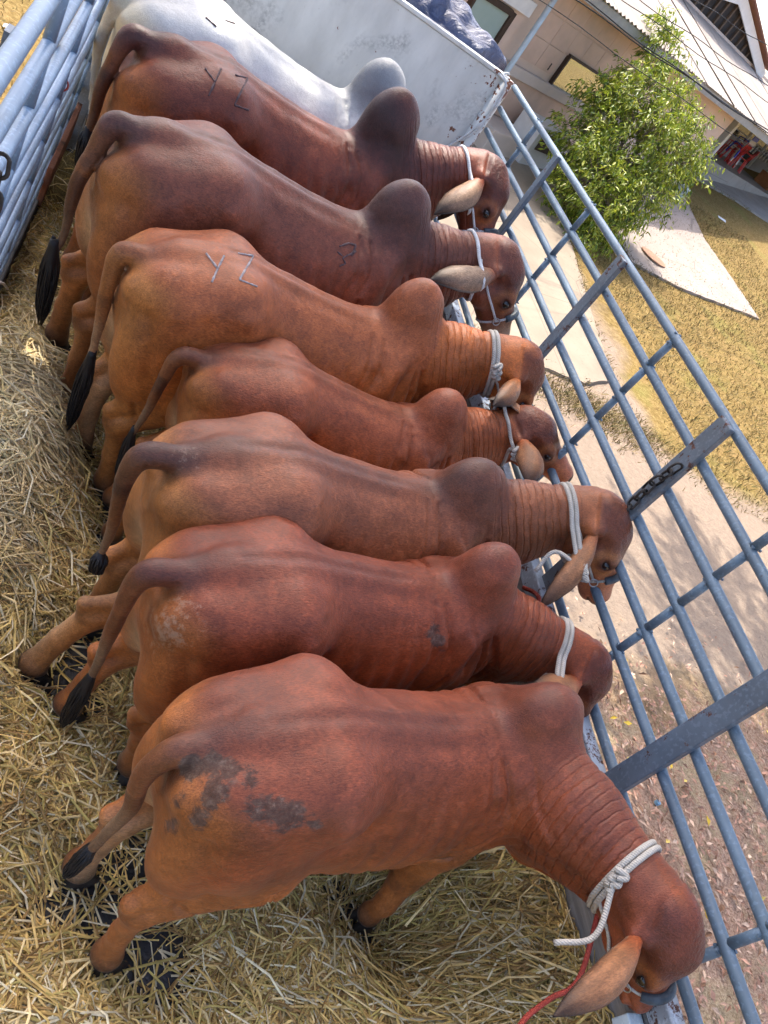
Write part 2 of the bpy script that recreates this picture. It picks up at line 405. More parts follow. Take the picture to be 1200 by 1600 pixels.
        cr_ = np.maximum(cr_, dep * np.exp(-(dmin / wid) ** 2))
        cr_ = cr_ - .35 * dep * np.exp(-((dmin - wid * 2.2) / (wid * 1.2)) ** 2) * (cr_ < dep * .4)
    V = V - VN * (cr_ * 2.1 * sidey * spec.get('crease', 1))[:, None]
    bone = np.exp(-((V[:, 0] - .40 - (V[:, 2] - 1.0) * .25) / .045) ** 2) * sstep(.75, .9, V[:, 2]) * (1 - sstep(1.2, 1.3, V[:, 2])) * sidey; V = V + VN * (bone * .018)[:, None]
    for q_, (dep, wid) in ((((-.72, 1.12), (-.66, .95), (-.56, .76)), (.013, .03)), (((-.52, 1.20), (-.46, 1.0), (-.40, .82)), (.008, .035)), (((.52, 1.2), (.50, 1.0), (.40, .82)), (.013, .03)), (((.33, 1.15), (.30, .98), (.33, .84)), (.011, .03))):
        pl = catmull([np.array((p_[0], 0, p_[1])) for p_ in q_], 5)[:, [0, 2]]; dm_ = np.full(len(V), 9.0)
        for k_ in range(len(pl) - 1):
            a_, b_ = pl[k_], pl[k_ + 1]; d_ = b_ - a_; t_ = np.clip(((xz - a_) @ d_) / (d_ @ d_), 0, 1); dm_ = np.minimum(dm_, np.linalg.norm(xz - a_ - t_[:, None] * d_, axis=1))
        V = V - VN * (dep * np.exp(-(dm_ / wid) ** 2) * (np.abs(V[:, 1]) > .09))[:, None]
    # groove between the forehead cap and the ears
    hv0 = V - P; g0, g1, g2 = hv0 @ a, hv0 @ up, hv0 @ lat
    gr_ = np.exp(-((g1 + .012 + .22 * g0) / .012) ** 2) * sstep(-.12, -.07, g0) * (1 - sstep(.08, .15, g0)) * (np.abs(g2) < .16)
    V = V - VN * (gr_ * .012)[:, None]
    # dorsal groove at the loin, muscle hollow in front of the hip
    dg = np.exp(-(V[:, 1] / .022) ** 2) * sstep(1.2, 1.3, V[:, 2]) * sstep(-.7, -.5, V[:, 0]) * (1 - sstep(.1, .25, V[:, 0]))
    V = V - VN * (dg * .010 * spec.get('groove', 1))[:, None]
    fl = np.exp(-((V[:, 0] + .24) / .085) ** 2 - ((V[:, 2] - 1.10) / .09) ** 2) * (np.abs(V[:, 1]) > .1)
    V = V - VN * (fl * .050)[:, None]
    tg = np.exp(-((V[:, 0] + .66) / .07) ** 2 - ((V[:, 2] - 1.26) / .06) ** 2 - ((np.abs(V[:, 1]) - .07) / .035) ** 2)
    V = V - VN * (tg * .022)[:, None]
    sr = np.exp(-((np.abs(V[:, 1]) - .075) / .035) ** 2) * sstep(1.22, 1.3, V[:, 2]) * sstep(-.5, -.3, V[:, 0]) * (1 - sstep(.15, .3, V[:, 0])); V = V - VN * (sr * .010)[:, None]
    hk = np.exp(-((V[:, 0] + .37) / .045) ** 2 - ((V[:, 2] - 1.265) / .04) ** 2) * (np.abs(V[:, 1]) > .1); V = V + VN * (hk * .014)[:, None]
    # --- coat colour
    base = np.array(spec['coat']) * (np.array((1.22, 1.08, .92)) if spec['coat'][2] < .3 else 1.0); dark = np.array(spec.get('dark', (.030, .012, .010))); tan = np.array(spec.get('tan', (.36, .165, .062))) * (1.05, .95, .75)
    n1 = fbm(V, 3.2, 1)[:, None]; n2 = fbm(V, 11, 2)[:, None]
    mo = spec.get('mott', 1.0); col = base * (1 + mo * .80 * (n1 - .5)) * (1 + mo * .36 * (n2 - .5))
    zrel = V[:, 2]
    belly = (1 - sstep(.62, 1.08, zrel + .18 * (n1[:, 0] - .5))) * .9
    rear = sstep(-.60, -.78, V[:, 0]) * (1 - sstep(1.22, 1.30, zrel)) * .92
    topd = (sstep(1.08, 1.34, zrel + .22 * (n1[:, 0] - .5)) * (V[:, 0] < .62) * .34 * spec.get('topd', 1))[:, None]; col = col * (1 - topd) + np.array((.115, .034, .026)) * (base.max() / .2) ** .5 * topd  # top of the back blended towards a darker red-brown
    inner = (1 - sstep(.02, .13, np.abs(V[:, 1]))) * (1 - sstep(.85, 1.0, zrel)) * sstep(-.3, -.6, V[:, 0])
    isl = zrel < .62
    m = np.clip(np.maximum(np.maximum(belly, rear) * spec.get('tanw', 1), 0), 0, .9)[:, None]
    col = col * (1 - m) + tan * (.8 + .4 * n1) * m
    m = (inner * .85)[:, None]; col = col * (1 - m) + np.array(spec.get('cream', (.50, .33, .19))) * m
    _, dh = seg_par(V, np.array((hx - .05, 0, 1.34 + hs * .5)), np.array((hx + .12, 0, 1.28)))
    m = ((1 - sstep(.08, .25, dh - .08 * (n1[:, 0] - .5))) * spec.get('hdark', .4))[:, None]; col = col * (1 - m) + dark * m
    m = (np.exp(-(V[:, 1] / .05) ** 2) * sstep(1.2, 1.32, zrel) * .35 * spec.get('stripe', 1))[:, None]; col = col * (1 - m) + dark * 1.5 * m
    _, dt = seg_par(V, tail[0], tail[1]); _, dt2 = seg_par(V, tail[1], tail[2]); dt = np.minimum(dt, dt2)
    m = ((1 - sstep(.05, .10, dt)) * .6 * spec.get('tdark', 1))[:, None]; col = col * (1 - m) + dark * 1.6 * m
    dtail = np.min(np.stack([seg_par(V, tp[i], tp[i + 1])[1] for i in range(nr // 2, nr - 1)]), 0)
    tt = (1 - sstep(.03, .05, dtail)) * (V[:, 0] < -.6); m = (tt * .7 * min(1, spec.get('tdark', 1) + .3))[:, None]; col = col * (1 - m) + dark * m
    # neck a little darker, face darker with ringed eyes and dusky muzzle
    m = (neck * .22 * spec.get('ndark', 1))[:, None]; col = col * (1 - m) + dark * 2.2 * m
    hv = V - P; hf, hu, hlat = hv @ a / .90, hv @ up, hv @ lat; inh = (hf > -.12) & (hf < .58) & (np.abs(hu) < .2) & (np.abs(hlat) < .17)
    m = (inh * sstep(-.03, .0, hu + .22 * hf) * sstep(-.12, -.08, hf) * (1 - sstep(.22, .32, hf)) * .70 * (.6 + .8 * n2[:, 0]))[:, None]; col = col * (1 - m) + np.array((.075, .020, .014)) * m
    for sd in (1, -1):
        de = np.linalg.norm(V - hd(.225, .005, sd * .105), axis=1)
        m = (np.exp(-((de - .055) / .02) ** 2) * .5 * inh)[:, None]; col = col * (1 - m) + tan * 1.1 * m
        m = (np.exp(-((de - .012) / .016) ** 2) * .85 * inh)[:, None]; col = col * (1 - m) + np.array((.012, .009, .008)) * m
    m = (inh * sstep(.30, .40, hf) * .6)[:, None]; col = col * (1 - m) + np.array(spec.get('muzcol', tuple(np.minimum(1, base * 1.25 + .02)))) * m
    m = (inh * sstep(.445, .47, hf))[:, None]; col = col * (1 - m) + np.array((.03, .024, .022)) * m
    # lower legs: dusty, dark above the hoof
    for i, J in enumerate(C.legs):
        _, dl = seg_par(V, J[3], J[5]); on = dl < .1
        m = (on * (1 - sstep(.09, .22, zrel)) * .88)[:, None]; col = col * (1 - m) + np.array((.035, .026, .020)) * m
        _, dl = seg_par(V, J[2], J[4]); m = ((dl < .085) * sstep(.05, .02, np.abs(zrel - J[2][2])) * sstep(.02, .06, J[2][0] - V[:, 0]) * .4)[:, None]
        col = col * (1 - m) + dark * m
    mud = np.zeros(len(V))
    for (px, rad, amt) in spec.get('mud', []):
        o, e = C.lray(px); r_ = V - o; tt_ = r_ @ e; dist = np.linalg.norm(r_ - tt_[:, None] * e, axis=1); front = VN @ e < .1
        mm = (1 - sstep(rad * .15, rad * 1.15, dist)) * front * amt; mud = np.maximum(mud, mm)
    dust = np.zeros(len(V))
    for (px, rad, amt) in spec.get('dust', []):
        o, e = C.lray(px); r_ = V - o; tt_ = r_ @ e; dist = np.linalg.norm(r_ - tt_[:, None] * e, axis=1); front = VN @ e < .1
        dust = np.maximum(dust, (1 - sstep(rad * .1, rad * 1.1, dist)) * front * amt)
    V = V + VN * (mud * .004 * (fbm(V, 30, 7) - .3))[:, None]; wr = np.stack([t, neck, sh], 1); dirt = np.stack([mud, dust, inh * sstep(.0, .05, hu) * sstep(-.10, -.02, hf) * (1 - sstep(.16, .24, hf))], 1)
    V, F, col, wr = [list(V)], [F], [col], [wr]; n0 = len(V[0])
    # --- ears: cupped leaf shapes rooted in the head
    for sd, key in ((1, 'earL'), (-1, 'earR')):
        e0 = hd(.035, -.03, sd * .115); L = spec.get('el', .34)
        if key in spec and len(spec[key]) == 2: e1 = C.sphere(spec[key], e0, L, spec.get(key + 'far', False))
        elif key in spec: e1 = e0 + L * norm(spec[key])
        else: e1 = e0 + L * norm(lat * sd * .75 - nd * .35 + np.array((0, 0, -.75)))
        ax = norm(e1 - e0); out = lat * sd
        b0_ = norm(np.cross(ax, a) if abs(ax @ a) < .9 else np.cross(ax, up))
        face = -(np.array((0, 0, .7)) + lat * sd * .6); face = norm(face - ax * (face @ ax)); wd_ = np.cross(ax, face)
        nu, nv = 14, 11; pv = []; cc = []
        prof = [(0, .030), (.10, .040), (.28, .068), (.48, .082), (.68, .074), (.85, .048), (.95, .024), (1, .004)]
        for side_ in (0, 1):
            for i in range(nu):
                u_ = i / (nu - 1); w_ = np.interp(u_, *zip(*prof)) * spec.get('ew', 1)
                cen = e0 + ax * L * u_ + np.array((0, 0, -1)) * .16 * L * (u_ * (1 - u_)) * -1.0 + (wd_ * .018 * math.sin(4 * u_)) + face * .05 * L * u_ * u_
                for j in range(nv):
                    q = j / (nv - 1) * 2 - 1; A_m = np.interp(u_, [0, .2, .5, 1], [2.7, 1.9, 1.25, .7]); ang = q * A_m; R_ = w_ / math.sin(min(A_m, math.pi / 2))
                    p_ = cen + wd_ * R_ * math.sin(ang) - face * R_ * (math.cos(ang) - .5)
                    p_ = p_ + face * (.0045 if side_ else -.0045) * (1 - q * q * .8)
                    pv.append(p_); k_ = .5 + .5 * u_
                    c_ = np.array(spec.get('earc', (.30, .135, .060))) * (1.0 + .16 * math.sin(9 * q + 3 * u_) + .12 * math.sin(23 * q + 5 * u_)); w0_ = 1 - sstep(.05, .35, u_); c_ = c_ * (1 - w0_) + base * 1.15 * w0_
                    if side_: c_ = np.array((.26, .155, .10)) * (.6 + .4 * abs(q)) * (1 + .2 * math.sin(16 * q))
                    c_ = c_ * (1 - .85 * sstep(.60, .98, u_)) * (1 - .7 * abs(q) ** 4 * sstep(.15, .4, u_))
                    cc.append(c_)
        fv = []; o_ = n0; g = nu * nv
        for i in range(nu - 1):
            for j in range(nv - 1):
                A_, B_, C_, D_ = i * nv + j, i * nv + j + 1, (i + 1) * nv + j + 1, (i + 1) * nv + j
                fv.append((A_ + o_, B_ + o_, C_ + o_, D_ + o_)); fv.append((D_ + o_ + g, C_ + o_ + g, B_ + o_ + g, A_ + o_ + g))
        for i in range(nu - 1):
            for j in (0, nv - 1): fv.append((i * nv + j + o_, (i + 1) * nv + j + o_, (i + 1) * nv + j + o_ + g, i * nv + j + o_ + g))
        V.append(pv); F.append(np.array(fv)); col.append(np.array(cc)); wr.append(np.zeros((len(pv), 3))); n0 += len(pv)
    V = np.concatenate([np.array(q) for q in V]); F = np.concatenate(F); col = np.concatenate(col); wr = np.concatenate(wr)
    root = empty(spec['name'], (C.x, C.y, 0), math.radians(C.yaw)); root.scale = (1, 1, 1)
    me = bpy.data.meshes.new('body'); nV, nF = len(V), len(F)
    me.vertices.add(nV); me.vertices.foreach_set('co', (V * C.s).astype(np.float32).ravel())
    me.loops.add(nF * 4); me.loops.foreach_set('vertex_index', F.astype(np.int32).ravel())
    me.polygons.add(nF); me.polygons.foreach_set('loop_start', np.arange(0, nF * 4, 4, dtype=np.int32)); 
    me.update(calc_edges=True); me.validate(); me.shade_smooth()
    ca = me.attributes.new('coat', 'FLOAT_COLOR', 'POINT'); ca.data.foreach_set('color', np.hstack([np.clip(col, 0, 1), np.ones((nV, 1))]).astype(np.float32).ravel())
    wa = me.attributes.new('fold', 'FLOAT_VECTOR', 'POINT'); wa.data.foreach_set('vector', wr.astype(np.float32).ravel())
    dirt = np.concatenate([dirt, np.zeros((nV - len(dirt), 3))]); da = me.attributes.new('dirt', 'FLOAT_VECTOR', 'POINT'); da.data.foreach_set('vector', dirt.astype(np.float32).ravel())
    me.materials.append(mat); body = bpy.data.objects.new('body', me); COL.objects.link(body); body.parent = root
    C.root, C.body, C.V, C.F, C.tailpts, C.hd = root, body, V, F, tp, hd
    C.bvh = BVHTree.FromPolygons([Vector(v) for v in V], [tuple(map(int, q)) for q in F])
    parts(C, spec)
    return C
# ------------------------------------------------------------------ hide, horn, rope materials
def hide_mat(name='hide', kk=1.0):
    t = NT(name, .5, .36); sc_ = lambda *q: tuple(1 + (v - 1) * kk for v in q)
    at_ = t.n('ShaderNodeAttribute', attribute_name='coat'); fo = t.n('ShaderNodeAttribute', attribute_name='fold'); dr = t.n('ShaderNodeAttribute', attribute_name='dirt')
    c = t.coord('Object'); sx = t.n('ShaderNodeSeparateXYZ'); t.link(fo.outputs['Vector'], sx.inputs[0]); ds = t.n('ShaderNodeSeparateXYZ'); t.link(dr.outputs['Vector'], ds.inputs[0])
    n1 = t.noise(c, 5.5, 4, .62); n2 = t.noise(t.coord('Object', (26, 90, 70)), 3.0, 2, .7); n3 = t.noise(c, 42, 3, .7)
    cc = t.mix(1.0, at_.outputs['Color'], t.mix(t.rng(n1, .3, .7), sc_(.66, .62, .58), sc_(1.28, 1.25, 1.20)), 'MULTIPLY')
    cc = t.mix(1.0, cc, t.mix(t.rng(n2, .32, .68), sc_(.68, .67, .66), sc_(1.28, 1.28, 1.26)), 'MULTIPLY')
    cc = t.mix(1.0, cc, t.mix(t.rng(n3, .42, .62), sc_(.86, .85, .84), sc_(1.08, 1.08, 1.08)), 'MULTIPLY')
    nm = t.noise(t.coord('Object', (16, 30, 34)), 1.5, 4, .75, .6)
    mf = t.rng(t.math('ADD', t.math('MULTIPLY', ds.outputs[0], .45), t.math('MULTIPLY', nm, .9)), .60, .74); mf = t.math('MULTIPLY', mf, t.rng(ds.outputs[0], .02, .25))
    cc = t.mix(t.math('MULTIPLY', mf, .78), cc, t.ramp(n3, [(.35, (.030, .022, .017)), (.55, (.065, .050, .040)), (.72, (.15, .12, .095))]))
    df = t.rng(t.math('ADD', t.math('MULTIPLY', ds.outputs[1], .35), t.math('MULTIPLY', n3, .85)), .62, .78); df = t.math('MULTIPLY', df, t.rng(ds.outputs[1], .02, .3))
    cc = t.mix(t.math('MULTIPLY', df, .45), cc, (.34, .27, .20)); t.color(cc)
    t.link(t.math('ADD', t.rng(n2, .3, .7, .36, .56), t.math('MULTIPLY', mf, .4)), t.b.inputs['Roughness'])
    t.b.inputs['Sheen Weight'].default_value = .04; t.b.inputs['Sheen Roughness'].default_value = .4; t.b.inputs['Sheen Tint'].default_value = (.9, .9, .95, 1)
    ph = t.math('ADD', t.math('MULTIPLY', sx.outputs[0], 120.0), t.math('MULTIPLY', n1, 11.0))
    wv = t.math('MULTIPLY', t.math('POWER', t.math('MAXIMUM', t.math('SINE', ph), 0.0), 4.0), sx.outputs[1])
    hh = t.math('SUBTRACT', t.math('MULTIPLY', n1, .8), t.math('MULTIPLY', wv, .45))
    hh = t.math('ADD', hh, t.math('ADD', t.math('MULTIPLY', n2, .22), t.math('MULTIPLY', n3, t.math('ADD', .16, t.math('MULTIPLY', ds.outputs[2], .8)))))
    t.bump(hh, .6, .014)
    return t.m
HIDE = hide_mat(); HIDEW = hide_mat('white_hide', .3)
EYE = simple('eye_dark', (.012, .008, .007), .08, .1, 20, spec=.6)
HORN = simple('hoof_horn', (.035, .030, .028), .55, .4, 14, .3)
SWITCH = simple('tail_hair', (.010, .009, .010), .5, .4, 30)
def rope_mat(name, col):
    t = NT(name, .85, .2); c = t.coord('Object'); w_ = t.n('ShaderNodeTexWave', wave_type='BANDS', bands_direction='DIAGONAL')
    t.link(c, w_.inputs['Vector']); w_.inputs['Scale'].default_value = 55; w_.inputs['Distortion'].default_value = 2.0
    n_ = t.noise(c, 12, 4)
    t.color(t.mix(t.rng(n_, .3, .7), tuple(q * .62 for q in col), col)); t.bump(w_.outputs['Fac'], .6, .003)
    return t.m
ROPE = rope_mat('halter_rope', (.52, .48, .42)); ROPEW = rope_mat('white_rope', (.72, .72, .72)); ROPER = rope_mat('red_rope', (.42, .07, .05))
TUBE = simple('nose_tube_plastic', (.055, .07, .085), .42, .5, 25, .2); STEEL = simple('steel_ring', (.42, .42, .42), .3, .2, 20, metal=1.0)
SCAR = simple('brand_scar', (.34, .30, .30), .8, .5, 70, .4); SCARD = simple('dark_brand_scar', (.10, .065, .065), .8, .5, 70, .4)

def hoof_mesh(C, J, s):
    """two claws, flat sole, sloping front wall"""
    b = MB(); x, y, _ = J[5] * s
    for sd in (-1, 1):
        prof = []
        for (z, fr, bk, wd) in ((.0, .100, -.050, .056), (.03, .088, -.050, .053), (.075, .048, -.046, .046), (.095, .034, -.040, .038)):
            ring = []
            for k in range(8):
                q = 2 * math.pi * k / 8
                px_ = (fr + bk) / 2 + (fr - bk) / 2 * math.cos(q); w_ = wd * .52 * (1 - .25 * max(0, math.cos(q)))
                ring.append((x + px_ * s - .02 * s, y + sd * (.025 * s) + w_ * s * math.sin(q), z * s + .002))
            prof.append(ring)
        V = [p for r in prof for p in r]; n = 8
        F = [(i * n + k, i * n + (k + 1) % n, (i + 1) * n + (k + 1) % n, (i + 1) * n + k) for i in range(3) for k in range(n)] + [tuple(range(8))[::-1], tuple(range(24, 32))]
        b.add(V, F)
    return b
def loop_on(C, cen, axis, r_off, n=40, start=.34, up_=None):
    """points of a loop lying on the hide around an axis"""
    axis = norm(axis); u = norm(np.cross(axis, (0, 0, 1) if up_ is None else up_)); v = np.cross(axis, u); out = []
    for k in range(n):
        q = 2 * math.pi * k / n; d = math.cos(q) * u + math.sin(q) * v
        hit = C.bvh.ray_cast(Vector(cen + d * start), Vector(-d), start)
        p = np.array(hit[0]) if hit[0] is not None else cen + d * .1
        out.append(p + d * r_off)
    out = np.array(out); sm = out.copy()
    for _ in range(2): sm = (np.roll(sm, 1, 0) + sm * 2 + np.roll(sm, -1, 0)) / 4
    dist_o = np.linalg.norm(out - cen, axis=1); dist_s = np.linalg.norm(sm - cen, axis=1)
    sm = cen + (sm - cen) * np.maximum(1, (dist_o / dist_s))[:, None] ** .6
    return sm
def closed(P): return np.vstack([P, P[:2]])
def halter(C, spec):
    s = C.s; hd = C.hd; P = C.P; kind = spec.get('halter', 'double'); mat = ROPEW if kind == 'white' else ROPE
    axis = norm(C.N + np.array((.03, 0, -.03)) - (P - C.up * .09 - C.a * .02)); axis = norm(axis + .25 * np.array(spec.get('hax', (0, 0, 0))))
    cen = P - C.a * .04 - C.up * .075 + axis * spec.get('hoff', .06); r = .0105 if kind != 'white' else .009
    b = MB(); L = loop_on(C, cen, axis, r * .7)
    b.tube(closed(L) * s, r * s, 8, False)
    if kind == 'double': b.tube(closed(L + axis * .021) * s, r * s, 8, False)
    ho = b.build('rope_halter', mat, C.root, True)
    # knot on the camera side of the neck
    side = norm(C.loc(CAM) - cen); i = int(np.argmax((L - cen) @ norm(side + np.array((0, 0, spec.get('kdown', -.35)))))); k0 = L[i] + norm(L[i] - cen) * .008
    tdir = norm(L[(i + 1) % len(L)] - L[i - 1]); nrm = norm(k0 - cen); bd = np.cross(nrm, tdir)
    if tdir[2] > 0: tdir = -tdir
    kb = MB()
    if kind in ('double', 'single'):
        tt = np.linspace(0, 2 * math.pi, 60); kr = .021
        for sh_, sc_ in ((0, 1.0), (.032, .8)):
            kn = np.array([k0 + tdir * sh_ + (tdir * math.sin(q) + bd * math.sin(2 * q) * .8) * kr * sc_ + nrm * (.010 * math.cos(3 * q) + .008) for q in tt])
            kb.tube(kn * s, r * .95 * s, 7, False)
        kb.build('knot', mat, ho, True)
    tails = spec.get('ends', [])
    for e_ in tails:
        pts = [k0 + tdir * .02 + nrm * .01]
        for (px, off) in e_:
            o, e = C.lray(px); hit = C.bvh.ray_cast(Vector(o), Vector(e), 20)
            if hit[0] is not None: pts.append(np.array(hit[0]) + np.array(hit[1]) * .011)
            else: pts.append(C.sphere(px, pts[-1], off, False))
        eb = MB(); eb.tube(catmull(pts, 6) * s, r * .9 * s, 8); eb.build('rope_end', mat, ho, True)
    # cheek rope, tube over the nose
    if spec.get('nose', True):
        nb = loop_on(C, hd(.325, -.045, 0), C.a, .004, 28, .2, C.up)
        cb = MB()
        cb.tube(closed(nb) * s, .006 * s, 6, False); cb.build('noseband', mat, ho, True)
        top = [q for q in nb if (q - hd(.325, -.02, 0)) @ C.up > -.005]
        top.sort(key=lambda q: (q - P) @ C.lat)
        tb = MB(); tp_ = np.array(top) + C.up * .008; tb.tube(catmull(tp_, 3) * s, .018 * s, 10); tb.build('nose_tube', TUBE, ho, True)
        for sd in (1, -1):
            rb = MB(); q0 = hd(.325, -.05, sd * .075)
            e0 = min(range(len(L)), key=lambda j: np.linalg.norm(L[j] - hd(0, -.14, sd * .11)))
            pts = []
            for f_ in np.linspace(0, 1, 12):
                p_ = L[e0] * (1 - f_) + q0 * f_; c_ = hd(.16, -.05, 0); d_ = norm(p_ - c_ - C.a * ((p_ - c_) @ C.a)); c_ = c_ + C.a * ((p_ - c_) @ C.a)
                hit = C.bvh.ray_cast(Vector(c_ + d_ * .3), Vector(-d_), .3)
                pts.append((np.array(hit[0]) if hit[0] is not None and np.linalg.norm(np.array(hit[0]) - p_) < .09 else p_) + d_ * .007)
            rb.tube(np.array(pts) * s, .0065 * s, 7); rb.build('cheek_rope', mat, ho, True)
            rg = MB(); tt = np.linspace(0, 2 * math.pi, 18)
            rg.tube(np.array([q0 + C.lat * sd * .008 + (C.a * math.cos(q) + C.up * math.sin(q)) * .018 for q in tt]) * s, .003 * s, 6, False); rg.build('ring', STEEL, ho, True)
def cow_parts(C, spec):
    s = C.s; hd = C.hd
    for sd in (1, -1):
        c_ = hd(.226, .004, sd * .096); b = MB(); V = []; F = []
        for i in range(9):
            for k in range(12):
                th_, ph_ = math.pi * i / 8, 2 * math.pi * k / 12
                V.append((c_ + .023 * np.array((math.sin(th_) * math.cos(ph_), math.sin(th_) * math.sin(ph_), math.cos(th_)))) * s)
        F = [(i * 12 + k, i * 12 + (k + 1) % 12, (i + 1) * 12 + (k + 1) % 12, (i + 1) * 12 + k) for i in range(8) for k in range(12)]
        b.add(V, F); b.build('eye', EYE, C.root, True)
    for J in C.legs: hoof_mesh(C, J, s).build('hoof', HORN, C.root, True)
    # hair tuft at the tail's end
    e0, e1 = C.tailpts[-1], C.tailpts[-3]; d = norm(e0 - e1); b = MB(); r2 = random.Random(5)
    end = np.array(spec['swend']) if 'swend' in spec else e0 + d * .3
    dd = end - e0; L = np.linalg.norm(dd)
    sd = norm(np.cross(dd, (0, 1, .3))); up = norm(np.cross(dd, sd))
    cur = np.array((0, 0, -.05))
    core = catmull([e0 - dd * .25, e0 + dd * .12, e0 + dd * .5 + cur * .4, e0 + dd * .9], 5); b.tube(core * s, np.interp(np.linspace(0, 1, len(core)), [0, .3, .6, 1], [.014, .024, .024, .006]) * spec.get('sw', 1) * s, 10)
    for k in range(110):
        q = r2.uniform(0, 6.28); rr = .029 * math.sqrt(r2.uniform(.25, 1)) * spec.get('sw', 1); ln = r2.uniform(.7, 1.1)
        off = sd * math.cos(q) * rr + up * math.sin(q) * rr; st = r2.uniform(-.3, .25); cr = (sd * r2.uniform(-1, 1) + up * r2.uniform(-1, 1)) * .004
        pts = [e0 + dd * st + off * .3, e0 + dd * (st * .5 + .3 * ln) + off * .95 + cr, e0 + dd * (.7 * ln) + off * .85 - cr + cur * .4, e0 + dd * ln + off * .18]
        b.tube(catmull(pts, 3) * s, np.linspace(.0055, .0012, 10) * s, 4)
    b.build('tail_switch', SWITCH, C.root, True)
    if spec.get('halter') != 'none': halter(C, spec)
    # branding strokes laid on the hide
    for strokes, mt in spec.get('brand', []):
        b = MB()
        for st in strokes:
            st = np.array(st, float); n_ = max(4, int(np.linalg.norm(np.diff(st, axis=0), axis=1).sum() / 3))
            tt = np.linspace(0, len(st) - 1, n_); pp = np.stack([np.interp(tt, np.arange(len(st)), st[:, i]) for i in (0, 1)], 1)
            pts = []
            for p_ in pp:
                o, e = C.lray(p_); hit = C.bvh.ray_cast(Vector(o), Vector(e), 20)
                if hit[0] is not None: pts.append(np.array(hit[0]) + np.array(hit[1]) * .0005)
            if len(pts) > 2: b.tube(np.array(pts) * s, np.array([.0028 + .0030 * r_ for r_ in rng.random(len(pts))]) * s, 6)
        b.build('brand_mark', mt, C.root, True)
# ------------------------------------------------------------------ truck bed
RZ = [1.920, 1.7636, 1.6042, 1.4467, 1.2870, 1.1435, .960]
def paint_mat(name, col, rust=.35, col2=None, seed=0.0):
    t = NT(name, .42, .45); c = t.coord('Object'); col2 = col2 or tuple(q * 1.35 for q in col)
    mp = t.n('ShaderNodeMapping'); mp.inputs['Location'].default_value = (seed, seed * 2, 0); t.link(c, mp.inputs[0]); c = mp.outputs[0]
    n1 = t.noise(c, 6, 6, .6); n2 = t.noise(c, 26, 6, .7); n3 = t.noise(c, 3.0, 3)
    cc = t.mix(t.rng(n1, .35, .65), col, col2)
    cc = t.mix(t.math('MULTIPLY', t.rng(t.noise(c, 70, 3), .55, .62), .35), cc, tuple(min(1, q * 1.6) for q in col2))
    chip = t.rng(t.math('ADD', t.math('MULTIPLY', n2, .7), t.math('MULTIPLY', n3, .3)), .66 - rust * .16, .70 - rust * .16)
    rustc = t.ramp(t.noise(c, 50, 4), [(.3, (.035, .018, .014)), (.7, (.13, .05, .03))])
    cc = t.mix(chip, cc, rustc); t.color(cc)
    t.link(t.rng(chip, 0, 1, .42, .85), t.b.inputs['Roughness'])
    t.bump(t.math('ADD', t.math('MULTIPLY', chip, -.6), t.math('MULTIPLY', n2, .3)), .35, .002)
    return t.m
P_RAIL = paint_mat('blue_grey_rail_paint', (.085, .125, .165), .22)
P_LEFT = paint_mat('pale_blue_rail_paint', (.14, .205, .285), .08, seed=3)
P_POST = paint_mat('chipped_post_paint', (.085, .110, .140), .40, seed=7)
P_POSTB = paint_mat('rusted_post_paint', (.095, .115, .135), .72, seed=11)
P_SILL = paint_mat('worn_sill_paint', (.26, .30, .35), .75, seed=5)
P_PALE = paint_mat('pale_beam_paint', (.50, .58, .62), .3, seed=9)
def board_mat():
    t = NT('front_board_paint', .55, .3); c = t.coord('Object')
    st = t.noise(t.coord('Object', (1.0, 1, .35)), 6, 6, .62); bl = t.noise(c, 2.2, 5, .6, .4); fine = t.noise(c, 40, 4, .7)
    cc = t.mix(t.rng(st, .3, .7), (.47, .465, .44), (.62, .615, .585))
    sm = t.math('MULTIPLY', t.rng(bl, .53, .68), t.rng(fine, .40, .60)); cc = t.mix(t.math('MULTIPLY', sm, .8), cc, (.20, .20, .195))
    scr = t.rng(t.noise(t.coord('Object', (60, 1, 9)), 1.5, 4, .7), .70, .73); cc = t.mix(t.math('MULTIPLY', scr, .7), cc, (.10, .095, .09))
    sx = t.n('ShaderNodeSeparateXYZ'); t.link(c, sx.inputs[0])
    edge = t.rng(sx.outputs[0], -.30, -.02); ch = t.rng(t.math('ADD', t.noise(c, 13, 5, .65), t.math('MULTIPLY', edge, .16)), .68, .70)
    cc = t.mix(ch, cc, (.17, .065, .035)); t.color(cc); t.bump(t.math('ADD', st, t.math('MULTIPLY', ch, -1.0)), .18, .006)
    return t.m
BOARD = board_mat()
def wood_mat(name, a, b, sc=(2, 30, 30)):
    t = NT(name, .85, .15); c = t.coord('Object', sc); n_ = t.noise(c, 2.0, 6, .65, .6); n2 = t.noise(t.coord('Object'), 9, 4)
    cc = t.ramp(n_, [(.25, a), (.75, b)]); cc = t.mix(t.rng(n2, .55, .75), cc, tuple(q * .35 for q in a)); t.color(cc); t.bump(n_, .5, .006); return t.m
W_GREY = wood_mat('weathered_grey_plank', (.15, .14, .13), (.33, .31, .295), (30, 2, 30)); W_DARK = wood_mat('dirty_dark_plank', (.030, .028, .026), (.085, .078, .070), (30, 2, 30))
W_BROWN = wood_mat('brown_plank', (.10, .038, .020), (.22, .085, .045), (30, 30, 2))
def mat_mat():
    t = NT('wet_black_rubber_mat', .35, .5); c = t.coord('Object'); n_ = t.noise(c, 7, 6, .65); f = t.noise(c, 60, 4)
    t.color(t.ramp(n_, [(.3, (.012, .013, .016)), (.7, (.045, .045, .048))])); t.link(t.rng(f, .3, .7, .22, .6), t.b.inputs['Roughness']); t.bump(t.math('ADD', n_, f), .5, .01); return t.m
